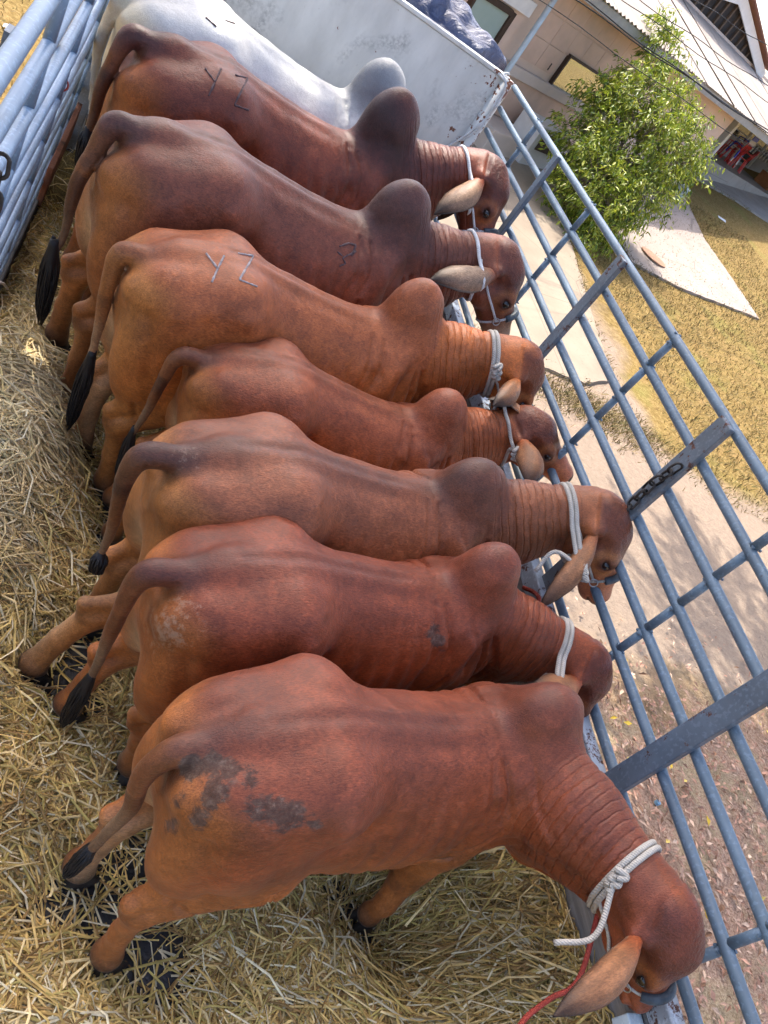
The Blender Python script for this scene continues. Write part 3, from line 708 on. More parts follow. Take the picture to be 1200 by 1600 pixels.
truck = tag(empty('livestock_truck', (0, 0, -1.0)), 'blue grey livestock truck bed with pipe side fences and painted front board', 'truck')
TP = Matrix.Translation((0, 0, 1.0))
def tpart(mb, name, mat, parent=None, smooth=False, bevel=0):
    for i, v in enumerate(mb.v): mb.v[i] = (v[0], v[1], v[2] + (1.0 if True else 0))
    return mb.build(name, mat, parent or truck, smooth, bevel)
deck = tpart(MB().box((-1.21, -1.65, -.06), (2.44, 6.0, .12)), 'deck', mat_mat())
# deck mats (seams between rubber sheets)
fb = tpart(MB().box((-1.22, 1.295, .96), (2.36, .05, 1.90)), 'front_board', BOARD, bevel=.006)
tpart(MB().box((-1.22, 1.296, 1.925), (2.37, .075, .026)), 'top_lip', BOARD, fb, bevel=.006)
mb = MB(); mb.tube([(-.045, 1.27, .0), (-.045, 1.27, 1.93)], .045, 14); tpart(mb, 'corner_tube', BOARD, fb, True)
for x_ in (-.62, -1.25, -1.88): tpart(MB().box((x_, 1.335, .95), (.06, .035, 1.86)), 'stiffener', BOARD, fb)
tpart(MB().box((-2.375, 1.23, .99), (.085, .10, 1.86)), 'corner_post', paint_mat('grey_corner_post', (.16, .165, .17), .4), bevel=.006)
# right fence
sill = tpart(MB().box((-.055, -1.80, .905), (.06, 6.05, .085)), 'side_fence', P_SILL, bevel=.006); sill['label'] = 'right pipe fence with seven blue grey rails'
for z in RZ:
    y0 = 1.22 if z > 1.7 else 1.2
    pts = [(.006 * math.sin(y * 1.3 + z * 9) * (0 if abs(y - 1.2) < .1 else 1), y, z + .004 * math.sin(y * .9 + z * 5)) for y in np.linspace(y0, -4.75, 30)]
    tpart(MB().tube(pts,   .0195, 16), 'rail', P_RAIL, sill, True)
for y, top in ((.56, 0), (-.591, 0), (-1.794, 0), (-2.822, 0), (-3.83, 0)):
    mb = MB()
    for i in range(6): mb.tube([(.0, y, RZ[i] - .012), (.0, y + .004, RZ[i + 1] + .012)], .0165, 12)
    tpart(mb, 'upright', P_RAIL, sill, True)
for y, m_, wd in ((0.0, P_POST, .060), (-1.176, P_POSTB, .072), (-2.363, P_POSTB, .082), (-3.263, P_POST, .088), (-4.2, P_POST, .085)):
    tpart(MB().box((-.034, y, 1.40), (.026, wd, 1.07)), 'post', m_, sill, bevel=.004)
# weld beads where the uprights meet the rails
mb = MB()
for y in (.56, -.591, -1.794, -2.822, -3.83):
    for z in RZ:
        for k in range(5):
            q = k * 1.257 + y; mb.box((.019 * math.cos(q), y + .018 * math.sin(q), z + random.choice((-1, 1)) * .021), (.009, .009, .008))
w_o = tpart(mb, 'weld', P_RAIL, sill); w_o['kind'] = 'stuff'
# side boards below the right fence
for i, (z0, z1) in enumerate(((.02, .28), (.287, .56), (.567, .845))):
    tpart(MB().box((-.045, -1.75, (z0 + z1) / 2), (.035, 5.9, z1 - z0)), 'side_board', W_GREY, sill, bevel=.004)
tpart(MB().box((-.098, -4.30, .80), (.06, .76, .07)), 'feed_ledge', P_PALE, sill, bevel=.005)
# left fence
lf = tpart(MB().box((-2.415, -1.75, .10), (.055, 5.9, .22)), 'side_fence', W_DARK, bevel=.006); lf['label'] = 'left pipe fence with pale blue rails'
LZ = [1.935, 1.73, 1.525, 1.32, 1.115, .91, .705, .50, .32]
for z in LZ:
    pts = [(-2.42 + .005 * math.sin(y * 1.7 + z * 7), y, z + .004 * math.sin(y * 1.1 + z * 3)) for y in np.linspace(1.2, -4.75, 30)]
    tpart(MB().tube(pts, .0225 if z > 1.8 else .0205, 16), 'rail', P_LEFT, lf, True)
for y in (1.0, .45, -.12, -.7, -1.28, -1.85, -2.45, -3.1):
    mb = MB(); flat = y in (-.12, -1.28, -2.45)
    if flat: mb.box((-2.448, y, 1.06), (.012, .05, 1.76))
    else:
        for i in range(len(LZ) - 1): mb.tube([(-2.42, y, LZ[i] - .012), (-2.42, y, LZ[i + 1] + .012)], .018, 12)
    tpart(mb, 'post' if flat else 'upright', P_POST if flat else P_LEFT, lf, not flat)
tpart(MB().box((-2.385, .62, .30), (.03, 1.0, .24)), 'kick_board', W_BROWN, lf, bevel=.004)
# cab roof behind the front board
mb = MB(); mb.box((-1.22, 2.35, .55), (2.3, 1.7, 1.9)); tpart(mb, 'cab', simple('white_cab_paint', (.7, .7, .68), .35), bevel=.12)
# chassis below
tpart(MB().box((-1.21, -1.6, -.24), (.9, 6.0, .22)), 'chassis', simple('chassis_black', (.03, .03, .03), .6))
for sx in (-2.15, -.27):
    for y in (-3.6, 2.2):
        mb = MB(); mb.tube([(sx - .12, y, -.58), (sx + .12, y, -.58)], .42, 28); tw = tpart(mb, 'wheel', simple('tyre_rubber', (.02, .02, .02), .8), None, True)
        mb = MB(); mb.tube([(sx - .13, y, -.58), (sx + .13, y, -.58)], .22, 20); tpart(mb, 'rim', simple('rim_steel', (.3, .3, .3), .4), tw, True)
# ------------------------------------------------------------------ ground
GU = np.array([.57, .82])
def gz(x, y): return -1.0 + .075 * np.maximum(0, (x * GU[0] + y * GU[1]) - 7)
def on_ground(px, py, dz=0.0):
    d = ray(px, py); t = 1.5
    for _ in range(4000):
        X = CAM + d * t
        if X[2] < gz(X[0], X[1]) + dz: break
        t += .02
    return CAM + d * t
def ground_mat():
    t = NT('dry_ground', .95, .1); c = t.coord('Object'); sx = t.n('ShaderNodeSeparateXYZ'); t.link(c, sx.inputs[0]); X, Y = sx.outputs[0], sx.outputs[1]
    n0 = t.noise(c, .7, 5, .6); n1 = t.noise(c, 2.5, 6, .65); n2 = t.noise(c, 14, 6, .7); n3 = t.noise(c, 55, 4, .7); n4 = t.noise(c, .22, 3)
    grass = t.ramp(n2, [(.28, (.105, .067, .021)), (.48, (.215, .145, .048)), (.70, (.35, .255, .105))])
    grass = t.mix(t.math('MULTIPLY', t.rng(n1, .52, .70), .55), grass, (.30, .19, .08))
    grass = t.mix(t.math('MULTIPLY', t.rng(n0, .56, .70), .45), grass, (.19, .20, .05))
    grass = t.mix(t.math('MULTIPLY', t.rng(n3, .58, .70), .55), grass, (.14, .085, .035))
    grass = t.mix(t.math('MULTIPLY', t.rng(n3, .36, .28), .5), grass, (.32, .25, .13))
    sand = t.ramp(n2, [(.3, (.24, .178, .132)), (.7, (.34, .265, .20))])
    sand = t.mix(t.math('MULTIPLY', t.rng(n3, .60, .66), .7), sand, (.19, .15, .12)); sand = t.mix(t.math('MULTIPLY', t.rng(n1, .58, .72), .4), sand, (.44, .31, .20))
    litter = t.ramp(n3, [(.30, (.17, .10, .07)), (.5, (.36, .235, .165)), (.72, (.54, .40, .29))])
    litter = t.mix(t.math('MULTIPLY', t.rng(n1, .45, .62), .6), litter, t.ramp(n3, [(.3, (.22, .17, .09)), (.7, (.48, .41, .24))]))
    wob = t.math('MULTIPLY', t.math('SUBTRACT', n0, .5), 1.6)
    # sandy drive beside the truck
    right = t.math('ADD', t.math('ADD', X, t.math('MULTIPLY', Y, .05)), wob)
    drive = t.math('MULTIPLY', t.rng(right, 6.3, 5.9), t.rng(t.math('ADD', Y, wob), -1.0, -.55))
    side = t.math('MULTIPLY', t.rng(X, -.6, -.2), drive)
    branch = t.math('MULTIPLY', t.rng(t.math('ADD', t.math('SUBTRACT', Y, t.math('MULTIPLY', X, .02)), wob), 3.7, 3.2), t.rng(t.math('ADD', Y, wob), -1.0, -.55))
    branch = t.math('MULTIPLY', branch, t.rng(X, 3, 4))
    dm = t.math('MAXIMUM', side, branch)
    # thin line of weeds between slab and sand
    g = t.mix(dm, grass, sand)
    lm = t.math('MULTIPLY', t.rng(t.math('ADD', Y, wob), -.6, -1.2), t.rng(X, -.6, 0)); g = t.mix(lm, g, litter)
    t.color(g); t.bump(t.math('ADD', t.math('MULTIPLY', n2, .6), t.math('MULTIPLY', n3, .6)), .7, .04)
    return t.m
xs = np.concatenate([np.linspace(-400, -22, 14), np.linspace(-20, 45, 131), np.linspace(50, 420, 14)])
ys = np.concatenate([np.linspace(-400, -22, 14), np.linspace(-20, 50, 141), np.linspace(55, 420, 14)])
XX, YY = np.meshgrid(xs, ys, indexing='ij'); ZZ = gz(np.minimum(XX, 45), np.minimum(YY, 60))
near = np.exp(-((XX - 5) ** 2 + (YY - 5) ** 2) / 400); P_ = np.stack([XX.ravel(), YY.ravel(), np.zeros(XX.size)], 1)
ZZ = ZZ + (.07 * (fbm(P_, .6, 4) - .5) * 1.0).reshape(XX.shape) * near
nx, ny = len(xs), len(ys); F_ = [(i * ny + j, (i + 1) * ny + j, (i + 1) * ny + j + 1, i * ny + j + 1) for i in range(nx - 1) for j in range(ny - 1)]
ground = mesh_obj('ground', np.stack([XX, YY, ZZ], -1).reshape(-1, 3), F_, ground_mat(), None, True); tag(ground, 'dry grass and sandy ground around the truck', None, None, 'structure')
def concrete(name, a, b):
    t = NT(name, .85, .2); c = t.coord('Object'); n1 = t.noise(c, 1.3, 6, .65); n2 = t.noise(c, 22, 5, .7)
    cc = t.mix(t.rng(n1, .3, .7), a, b); cc = t.mix(t.math('MULTIPLY', t.rng(n2, .58, .68), .4), cc, tuple(q * .55 for q in a))
    v = t.n('ShaderNodeTexVoronoi', feature='DISTANCE_TO_EDGE'); t.link(c, v.inputs[0]); v.inputs['Scale'].default_value = .45
    cc = t.mix(t.math('MULTIPLY', t.rng(v.outputs[0], .006, .0), .6), cc, tuple(q * .4 for q in a)); t.color(cc); t.bump(t.math('ADD', n1, n2), .25, .01); return t.m
CONC = concrete('pale_concrete', (.29, .24, .207), (.37, .31, .268)); CONC2 = concrete('buff_concrete', (.25, .20, .15), (.33, .27, .205)); CONC3 = concrete('grey_concrete', (.29, .26, .23), (.37, .335, .30))
SLABS = []
def slab(name, poly, dz, mat, label, th=.10, sub=8):
    """thick slab following the ground inside a polygon given in world x,y"""
    poly = [np.array(p[:2]) for p in poly]; pts = []; SLABS.append(poly)
    for i in range(len(poly)):
        a, b = poly[i], poly[(i + 1) % len(poly)]
        for k in range(sub): pts.append(a + (b - a) * k / sub + rng.normal(0, .012, 2))
    bm = bmesh.new(); top = [bm.verts.new((p[0], p[1], float(gz(p[0], p[1])) + dz)) for p in pts]; f = bm.faces.new(top)
    if f.normal.z < 0: f.normal_flip()
    r = bmesh.ops.extrude_face_region(bm, geom=[f]); 
    for v in [g for g in r['geom'] if isinstance(g, bmesh.types.BMVert)]: v.co.z -= th
    bmesh.ops.recalc_face_normals(bm, faces=bm.faces); bmesh.ops.triangulate(bm, faces=bm.faces)
    me = bpy.data.meshes.new(name); bm.to_mesh(me); bm.free(); me.materials.append(mat); o = bpy.data.objects.new(name, me); COL.objects.link(o)
    return tag(o, label, None, None, 'structure')
gq = lambda *p: [on_ground(*q) for q in p]
slab('concrete_path', gq((962, 372), (985, 412), (1060, 452), (1120, 475), (1183, 500), (1140, 435), (1100, 378), (1072, 318), (1045, 262), (1000, 262)), .05, CONC, 'pale concrete path with a manhole cover')
slab('concrete_apron', [(-.2, 26), (6.4, 16), (6.25, 13.0), (5.75, 9.2), (5.45, 6.4), (5.35, 4.9), (4.5, 4.3), (3.4, 4.05), (1.2, 4.3), (-.1, 4.6)], .045, CONC2, 'buff concrete apron in front of the house')
slab('driveway', gq((1090, 282), (1150, 316), (1230, 368), (1260, 345), (1175, 283), (1110, 243), (1060, 215), (1030, 240)), .05, CONC3, 'pale driveway below the porch')
# manhole cover
mc = on_ground(1018, 405); mb = MB(); mb.tube([(mc[0], mc[1], mc[2] + .045), (mc[0], mc[1], mc[2] + .072)], .33, 26)
mh = mb.build('manhole_cover', simple('rusty_iron', (.30, .17, .11), .8, .3, 14, .3)); tag(mh, 'round rusty manhole cover set in the concrete path', 'manhole cover')
# leaf litter by the truck
def leaf_cloud(name, n, place, cols, size, label, cat_kind='stuff', flat=.5):
    V = []; F = []; K = []
    pos = place(n)
    for p in pos:
        L = random.uniform(*size); W = L * random.uniform(.28, .45); a = random.uniform(0, 6.28); ti = random.gauss(0, flat); u = np.array((math.cos(a), math.sin(a), math.sin(ti) * .5)); v = np.array((-math.sin(a), math.cos(a), random.gauss(0, flat) * .6))
        k = len(V); up = np.array((0, 0, L * random.uniform(.02, .22)))
        V += [p - u * L / 2, p - v * W / 2 + up, p + u * L / 2 + up * .6, p + v * W / 2 + up, p + up * .4]
        F += [(k, k + 1, k + 4), (k + 1, k + 2, k + 4), (k + 2, k + 3, k + 4), (k + 3, k, k + 4)]
        c = np.array(random.choice(cols)) * random.uniform(.7, 1.25); K += [c] * 5
    o = mesh_obj(name, V, F, None); ca = o.data.attributes.new('tint', 'FLOAT_COLOR', 'POINT'); K = np.clip(np.array(K), 0, 1)
    ca.data.foreach_set('color', np.hstack([K, np.ones((len(K), 1))]).astype(np.float32).ravel())
    return tag(o, label, None, None, cat_kind)
def tint_mat(name, rough=.8, trans=0.0):
    t = NT(name, rough, .25); a_ = t.n('ShaderNodeAttribute', attribute_name='tint'); n_ = t.noise(t.coord('Object'), 30, 3)
    t.color(t.mix(1.0, a_.outputs['Color'], t.mix(t.rng(n_, .3, .7), (.75, .75, .75), (1.2, 1.2, 1.2)), 'MULTIPLY'))
    if trans: 
        tr = t.n('ShaderNodeBsdfTranslucent'); t.link(a_.outputs['Color'], tr.inputs[0]); mx = t.n('ShaderNodeMixShader'); mx.inputs[0].default_value = trans
        t.link(t.b.outputs[0], mx.inputs[1]); t.link(tr.outputs[0], mx.inputs[2]); t.link(mx.outputs[0], t.t.nodes['Material Output'].inputs[0])
    return t.m
TINT = tint_mat('dead_leaf'); 
def pl_litter(n):
    out = []
    while len(out) < n:
        x, y = random.uniform(.15, 7), random.uniform(-6, .3)
        if random.random() > (1.0 if y < -.9 else max(0.0, .30 * (.3 - y) / 1.2)): continue
        out.append(np.array((x, y, -1.0 + random.uniform(0, .03) + .02)))
    return out
lc = leaf_cloud('leaf_litter', 15000, pl_litter, [(.42, .24, .165), (.50, .32, .225), (.33, .18, .12), (.55, .39, .28), (.45, .25, .17), (.22, .12, .07)], (.035, .085), 'fallen brown leaves covering the shaded ground')
lc.data.materials.append(TINT)
def pl_y(n): return [np.array((random.uniform(.6, 5.5), random.uniform(-5, -.6), -.955)) for _ in range(n)]
ly = leaf_cloud('yellow_leaves', 90, pl_y, [(.55, .38, .05), (.50, .34, .04), (.60, .46, .12)], (.06, .10), 'scattered yellow leaves among the brown ones'); ly.data.materials.append(TINT)
# dry grass blades
def blades(name, n, place, cols, ln, label, wd=.006):
    pos = np.array(place(n)); n = len(pos); a = rng.uniform(0, 6.28, n); L = rng.uniform(*ln, n); le = rng.uniform(.1, .9, n)
    d = np.stack([np.cos(a) * le, np.sin(a) * le, np.ones(n) * rng.uniform(.25, .9, n)], 1); d /= np.linalg.norm(d, axis=1)[:, None]
    s_ = np.stack([-np.sin(a + 1), np.cos(a + 1), np.zeros(n)], 1) * wd
    m1 = pos + d * (L * .55)[:, None]; e = pos + (d + np.stack([np.cos(a), np.sin(a), -np.ones(n) * .5], 1) * .35) * L[:, None]
    V = np.stack([pos - s_, pos + s_, m1 + s_ * .8, m1 - s_ * .8, e], 1).reshape(-1, 3); k = np.arange(n)[:, None] * 5
    me = bpy.data.meshes.new(name); F3 = np.hstack([k, k + 1, k + 2, k, k + 2, k + 3, k + 3, k + 2, k + 4]).reshape(-1, 3)
    me.from_pydata(V.tolist(), [], F3.tolist()); me.update(); C_ = np.array(cols)[rng.integers(0, len(cols), n)] * rng.uniform(.7, 1.25, (n, 1)); C_ = np.repeat(C_, 5, 0)
    ca = me.attributes.new('tint', 'FLOAT_COLOR', 'POINT'); ca.data.foreach_set('color', np.hstack([np.clip(C_, 0, 1), np.ones((len(C_), 1))]).astype(np.float32).ravel())
    me.materials.append(TINT); o = bpy.data.objects.new(name, me); COL.objects.link(o); return tag(o, label, None, None, 'stuff')
def pl_grass(n):
    out = []
    while len(out) < n:
        x, y = random.uniform(5.2, 15), random.uniform(3.0, 17)
        if x < 6.2 + .3 * random.random() and y > 3: continue
        out.append((x, y, float(gz(x, y)) - .005))
    for _ in range(n // 5): x, y = random.uniform(-9, -2.6), random.uniform(1.5, 12); out.append((x, y, float(gz(x, y))))
    for pl_ in SLABS:
        for i in range(len(pl_)):
            a_, b_ = pl_[i], pl_[(i + 1) % len(pl_)]; L_ = np.linalg.norm(b_ - a_)
            for _ in range(int(L_ * 90)):
                q_ = a_ + (b_ - a_) * random.random(); x, y = q_[0] + random.gauss(0, .07), q_[1] + random.gauss(0, .07)
                if fbm(np.array([[x, y, 0.0]]), 1.6, 61)[0] > .46: out.append((x, y, float(gz(x, y)) + .02))
    for _ in range(n // 12): x, y = random.gauss(4.6, .9), random.gauss(3.7, .28); out.append((x, y, -1.0))
    return out
blades('dry_grass', 42000, pl_grass, [(.26, .185, .075), (.20, .14, .052), (.31, .235, .11), (.14, .095, .04), (.15, .15, .05)], (.05, .13), 'short dry yellow grass beyond the fence')
# ------------------------------------------------------------------ house behind the tree
W0 = on_ground(767, 210); EX = norm((.83, .56, 0)); EN = np.array((EX[1], -EX[0], 0)); EZ = np.array((0, 0, 1.0))
HR = np.stack([EX, EN, EZ], 1)
def uz(px, py, off=0.0):
    d = ray(px, py); t = ((W0 + EN * off - CAM) @ EN) / (d @ EN); X = CAM + d * t
    return float((X - W0) @ EX), float(X[2])
def hp(u, off, z): return np.array((W0[0], W0[1], 0)) + EX * u + EN * off + EZ * z
house = tag(empty('house', (W0[0], W0[1], W0[2])), 'low pink house with a wide pale roof and an open porch', 'house')
HI = Matrix.Translation((-W0[0], -W0[1], -W0[2]))
def hbuild(mb, name, mat, parent=None, smooth=False, bevel=0):
    mb.v = [(v[0] - W0[0], v[1] - W0[1], v[2] - W0[2]) for v in mb.v]; return mb.build(name, mat, parent or house, smooth, bevel)
def hbox(u0, u1, o0, o1, z0, z1): return MB().box(hp((u0 + u1) / 2, (o0 + o1) / 2, (z0 + z1) / 2), (abs(u1 - u0), abs(o1 - o0), abs(z1 - z0)), HR)
PINK = simple('pink_plaster', (.68, .51, .40), .85, .07, 2.5, .1); PINK2 = simple('pink_wall_tile', (.64, .44, .33), .5, .10, 3, .05); PALEP = simple('pale_plaster', (.60, .49, .41), .85, .06, 3, .1)
WHITE = simple('white_trim', (.72, .70, .67), .6, .06, 5); DARKW = simple('dark_brown_frame', (.055, .032, .022), .5, .2, 9); GREYW = simple('grey_porch_wall', (.30, .27, .25), .9, .1, 3)
def glass(name, col, rough=.06): 
    t = NT(name, rough, .6); n_ = t.noise(t.coord('Object'), 1.5, 3); t.color(t.mix(n_, tuple(q * .7 for q in col), col)); return t.m
G_DARK = glass('dark_glass', (.045, .055, .065)); G_PALE = glass('frosted_green_glass', (.42, .52, .47), .25); G_MIR = NT('mirror_glass', .04, .8); G_MIR.color((.55, .58, .55)); G_MIR.b.inputs['Metallic'].default_value = .85; G_MIR = G_MIR.m
zb = -1.1
wall = hbuild(hbox(-3.4, 9.4, -.30, 0, zb, 2.62), 'wall', PINK)
# tiled dado: rows of large wall tiles, each its own piece
tm = None
for r_ in range(3):
    for k in range(7):
        u0 = -.75 + k * .62; z0 = .93 + r_ * .45
        if .55 < u0 + .3 < 2.7 and z0 < 1.55 and r_ < 1: continue
        if u0 > 2.5: continue
        hbuild(hbox(u0 + .004, u0 + .616, .0, .022 + .003 * random.random(), z0 + .004, z0 + .446), 'wall_tile', PINK2, wall)
hbuild(hbox(-1.15, 4.2, 0, .16, .60, .80), 'ledge', PALEP, wall, bevel=.015)
hbuild(hbox(-1.15, 4.2, 0, .06, -.15, .595), 'dado', PINK2, wall)
hbuild(hbox(-1.3, .75, .005, .9, zb, -.18), 'step', PALEP, wall, bevel=.02); hbuild(hbox(.76, 1.10, .005, .35, zb, .1), 'step', PINK, wall, bevel=.02)
hbuild(hbox(.30, .34, .001, .03, .98, 1.12), 'vent_slot', DARKW, wall)
# mirror-like window
u0, z1 = uz(888, 87); u1, _ = uz(949, 126); _, z0 = uz(857, 134); u1 += .5
wn = hbuild(hbox(u0, u1, .0, .05, z0, z1), 'window', G_MIR, wall)
for (a, b, c, d) in ((u0 - .05, u0, z0 - .05, z1 + .05), (u1, u1 + .05, z0 - .05, z1 + .05), (u0, u1, z1, z1 + .05), (u0, u1, z0 - .05, z0)): hbuild(hbox(a, b, .0, .09, c, d), 'frame', DARKW, wn)
# wash basin block
u0, z1 = uz(846, 193, .9); u1 = u0 + 1.1
bs = hbuild(hbox(u0, u1, .36, 1.0, zb, z1), 'basin_block', WHITE, wall, bevel=.02)
hbuild(hbox(u0 + .18, u1 - .12, .98, 1.015, z1 - .46, z1 - .10), 'niche', DARKW, bs)
mb = MB(); p = hp(u0 + .45, 1.06, z1 - .30); mb.tube([p, p + EZ * .12 + EX * .05, p + EZ * .12 + EX * .2, p + EX * .22], .022, 8); hbuild(mb, 'tap', simple('teal_tap', (.05, .28, .28), .4), bs, True)
# glazed door at the left and the white post beside it
u0, _ = uz(752, 105); dr = hbuild(hbox(-2.75, -1.72, 0, .05, -.55, 1.42), 'door', G_PALE, wall)
for (a, b, c, d) in ((-2.82, -2.75, -.6, 1.50), (-1.72, -1.60, -.6, 1.50), (-2.75, -1.72, 1.42, 1.52), (-2.75, -1.72, -.6, -.5)): hbuild(hbox(a, b, .0, .10, c, d), 'frame', DARKW, dr)
mb = MB(); mb.tube([hp(-1.80, .09, .38), hp(-1.80, .15, .42), hp(-1.80, .15, .58), hp(-1.80, .09, .62)], .014, 8); hbuild(mb, 'handle', STEEL, dr, True)
hbuild(hbox(-3.2, -1.3, .02, .14, 1.56, 1.80), 'lintel', WHITE, wall)
mb = MB(); mb.tube([hp(-1.12, .25, -.6), hp(-1.12, .25, 2.45)], .055, 12); hbuild(mb, 'downpipe', simple('pale_blue_pipe', (.50, .60, .68), .5), wall, True)
# roof: corrugated sheets rising from the eave
def roof_mat():
    t = NT('pale_roof_sheet', .7, .2); c = t.coord('Object'); n1 = t.noise(c, 1.2, 5, .6); n2 = t.noise(c, 25, 4)
    cc = t.mix(t.rng(n1, .3, .7), (.33, .28, .24), (.41, .355, .31)); cc = t.mix(t.math('MULTIPLY', t.rng(n2, .56, .66), .18), cc, (.33, .26, .22)); t.color(cc); t.bump(n2, .1, .01); return t.m
RF = roof_mat(); EO, EZ0, BO, BZ = .75, 2.50, -3.6, 3.62
k = 0; u = -6.0
roof = hbuild(hbox(-6, 40, BO, EO - .4, EZ0 - .06, EZ0 - .02), 'roof', WHITE)     # soffit
while u < 39:
    V = []; F = []; nn = 12; wv = 1.06
    for i in range(nn + 1):
        uu = u + wv * i / nn; hh = .024 * math.sin(2 * math.pi * i / nn * 5) if nn < 4 else .022 * math.cos(2 * math.pi * uu / .18)
        for (o_, z_) in ((EO + .02 * math.sin(k * 3), EZ0), (BO, BZ)):
            V.append(hp(uu, o_, z_ + hh + .004 * (k % 2)))
            V.append(hp(uu, o_, z_ + hh - .008 + .004 * (k % 2)))
    for i in range(nn):
        a = i * 4; b = a + 4; F += [(a, b, b + 2, a + 2), (a + 1, a + 3, b + 3, b + 1), (a, a + 1, b + 1, b), (a + 2, b + 2, b + 3, a + 3)]
    mb = MB(); mb.add(V, F); hbuild(mb, 'roof_sheet', RF, roof); u += 1.0; k += 1
hbuild(hbox(-6, 40, EO - .10, EO - .06, EZ0 - .20, EZ0 - .03), 'fascia', simple('grey_fascia', (.34, .33, .31), .8), roof)
# upper gable behind the roof
gw = hbuild(hbox(-6, 40, BO - .25, BO, 2.6, 3.70), 'upper_wall', PALEP)
ga1, gzb = uz(1198, 90, BO); gu, gzz = uz(1130, 0, BO); GS = (gzz - gzb) / (ga1 - gu); print('gable', ga1, gzb, gu, gzz, GS)
def tri(u0, u1, zb_, zt, o0, o1, mat, name, par):
    V = [hp(u0, o0, zb_), hp(u1, o0, zb_), hp((u0 + u1) / 2, o0, zt), hp(u0, o1, zb_), hp(u1, o1, zb_), hp((u0 + u1) / 2, o1, zt)]
    mb = MB(); mb.add(V, [(0, 1, 2), (5, 4, 3), (0, 3, 4, 1), (1, 4, 5, 2), (2, 5, 3, 0)]); return hbuild(mb, name, mat, par)
GS = min(max(GS, .2), .8); a1 = ga1; a0 = a1 - 9.0
gb = tri(a0, a1, 3.70, 3.70 + (a1 - a0) * .5 * GS, BO - .05, BO - .10, simple('dark_attic', (.035, .03, .028), .9), 'gable', gw)
for i in range(16):
    uu = a0 + (a1 - a0) * (i + .5) / 16; hh = (1 - abs(2 * (i + .5) / 16 - 1)) * (a1 - a0) * .5 * GS
    if hh > .25: hbuild(hbox(uu - .05, uu + .05, BO - .05, BO + .02, 3.71, 3.70 + hh - .06), 'slat', simple('attic_wood', (.11, .075, .05), .8), gb)
for sd in (0, 1):
    A = hp(a0 - .5 if sd == 0 else a1 + .5, BO + .12, 3.62); B = hp((a0 + a1) / 2, BO + .12, 3.62 + (a1 - a0 + 1.0) * .5 * GS)
    hbuild(MB().beam(A, B, .05, .30), 'bargeboard', WHITE, gb); off = np.array((0, 0, .26))
    d = norm(B - A); hbuild(MB().beam(A + off - EN * 2 * 1.5, B + off - EN * 2 * 1.5, 6.4, .05), 'gable_roof', simple('brown_roof', (.20, .085, .055), .8), gb)
# porch: floor, back wall with louvred windows, post
PO = -2.0; pz = 0.98
pf = hbuild(hbox(9.4, 40, -3.3, -1.0, pz - 1.4, pz), 'porch_floor', CONC3)
hbuild(hbox(9.4, 40, -3.55, -3.3, pz, 2.62), 'porch_wall', GREYW)
hbuild(hbox(9.1, 9.4, -3.55, -.301, zb, 2.60), 'side_wall', PINK)
for k_ in range(8):
    u0 = 15.2 + k_ * 2.15; w_ = hbuild(hbox(u0, u0 + 1.9, -3.3, -3.25, pz + .15 if k_ in (2, 5) else pz + .75, 2.35), 'window', G_DARK)
    hbuild(hbox(u0 - .10, u0, -3.3, -3.2, pz + .1, 2.42), 'frame', WHITE, w_); hbuild(hbox(u0, u0 + 1.9, -3.3, -3.2, 1.92, 1.97), 'frame', simple('grey_frame', (.4, .4, .4), .5), w_)
    for j in range(4):
        if k_ in (2, 3): hbuild(hbox(u0 + .2 + j * .4, u0 + .28 + j * .4, -3.24, -3.20, 1.60, 1.92), 'bar', WHITE, w_)
cu, cz = uz(1138, 207, -1.3)
pc = hbuild(hbox(cu - .10, cu + .10, -1.4, -1.2, pz, 2.58), 'porch_post', WHITE, bevel=.01)
hbuild(hbox(cu + 8.0, cu + 8.2, -1.4, -1.2, pz, 2.58), 'porch_post', WHITE, bevel=.01)
# plastic chairs on the porch
def chair(col, name='plastic_chair'):
    m_ = simple(col[0], col[1], .35, .06, 4, spec=.5); r = empty(name)
    MB().box((0, 0, .43), (.42, .40, .025)).build('seat', m_, r, False, .008)
    for sx in (-1, 1):
        for sy in (-1, 1):
            mb = MB(); mb.beam((sx * .19, sy * .17, .43), (sx * .23, sy * .22, 0), .075, .05, (0, 1, 0)); mb.build('leg', m_, r)
        mb = MB(); mb.tube([(sx * .19, -.17, .44), (sx * .20, -.235, .65), (sx * .17, -.28, .86)], .022, 8); mb.build('back_post', m_, r, True)
        mb = MB(); mb.tube([(sx * .22, -.23, .66), (sx * .25, -.02, .66), (sx * .23, .16, .62), (sx * .20, .17, .44)], .018, 8); mb.build('arm', m_, r, True)
    for x_ in (-.11, 0, .11): MB().beam((x_, -.20, .46), (x_, -.275, .80), .07, .012, (0, 1, 0)).build('slat', m_, r)
    MB().box((0, -.28, .84), (.42, .03, .16)).build('top_rail', m_, r, False, .01)
    return r
RED = ('red_plastic', (.55, .035, .03)); BLUE = ('blue_plastic', (.03, .06, .45)); GREYP = ('white_plastic', (.6, .58, .55))
hd_ = math.atan2(EX[1], EX[0])
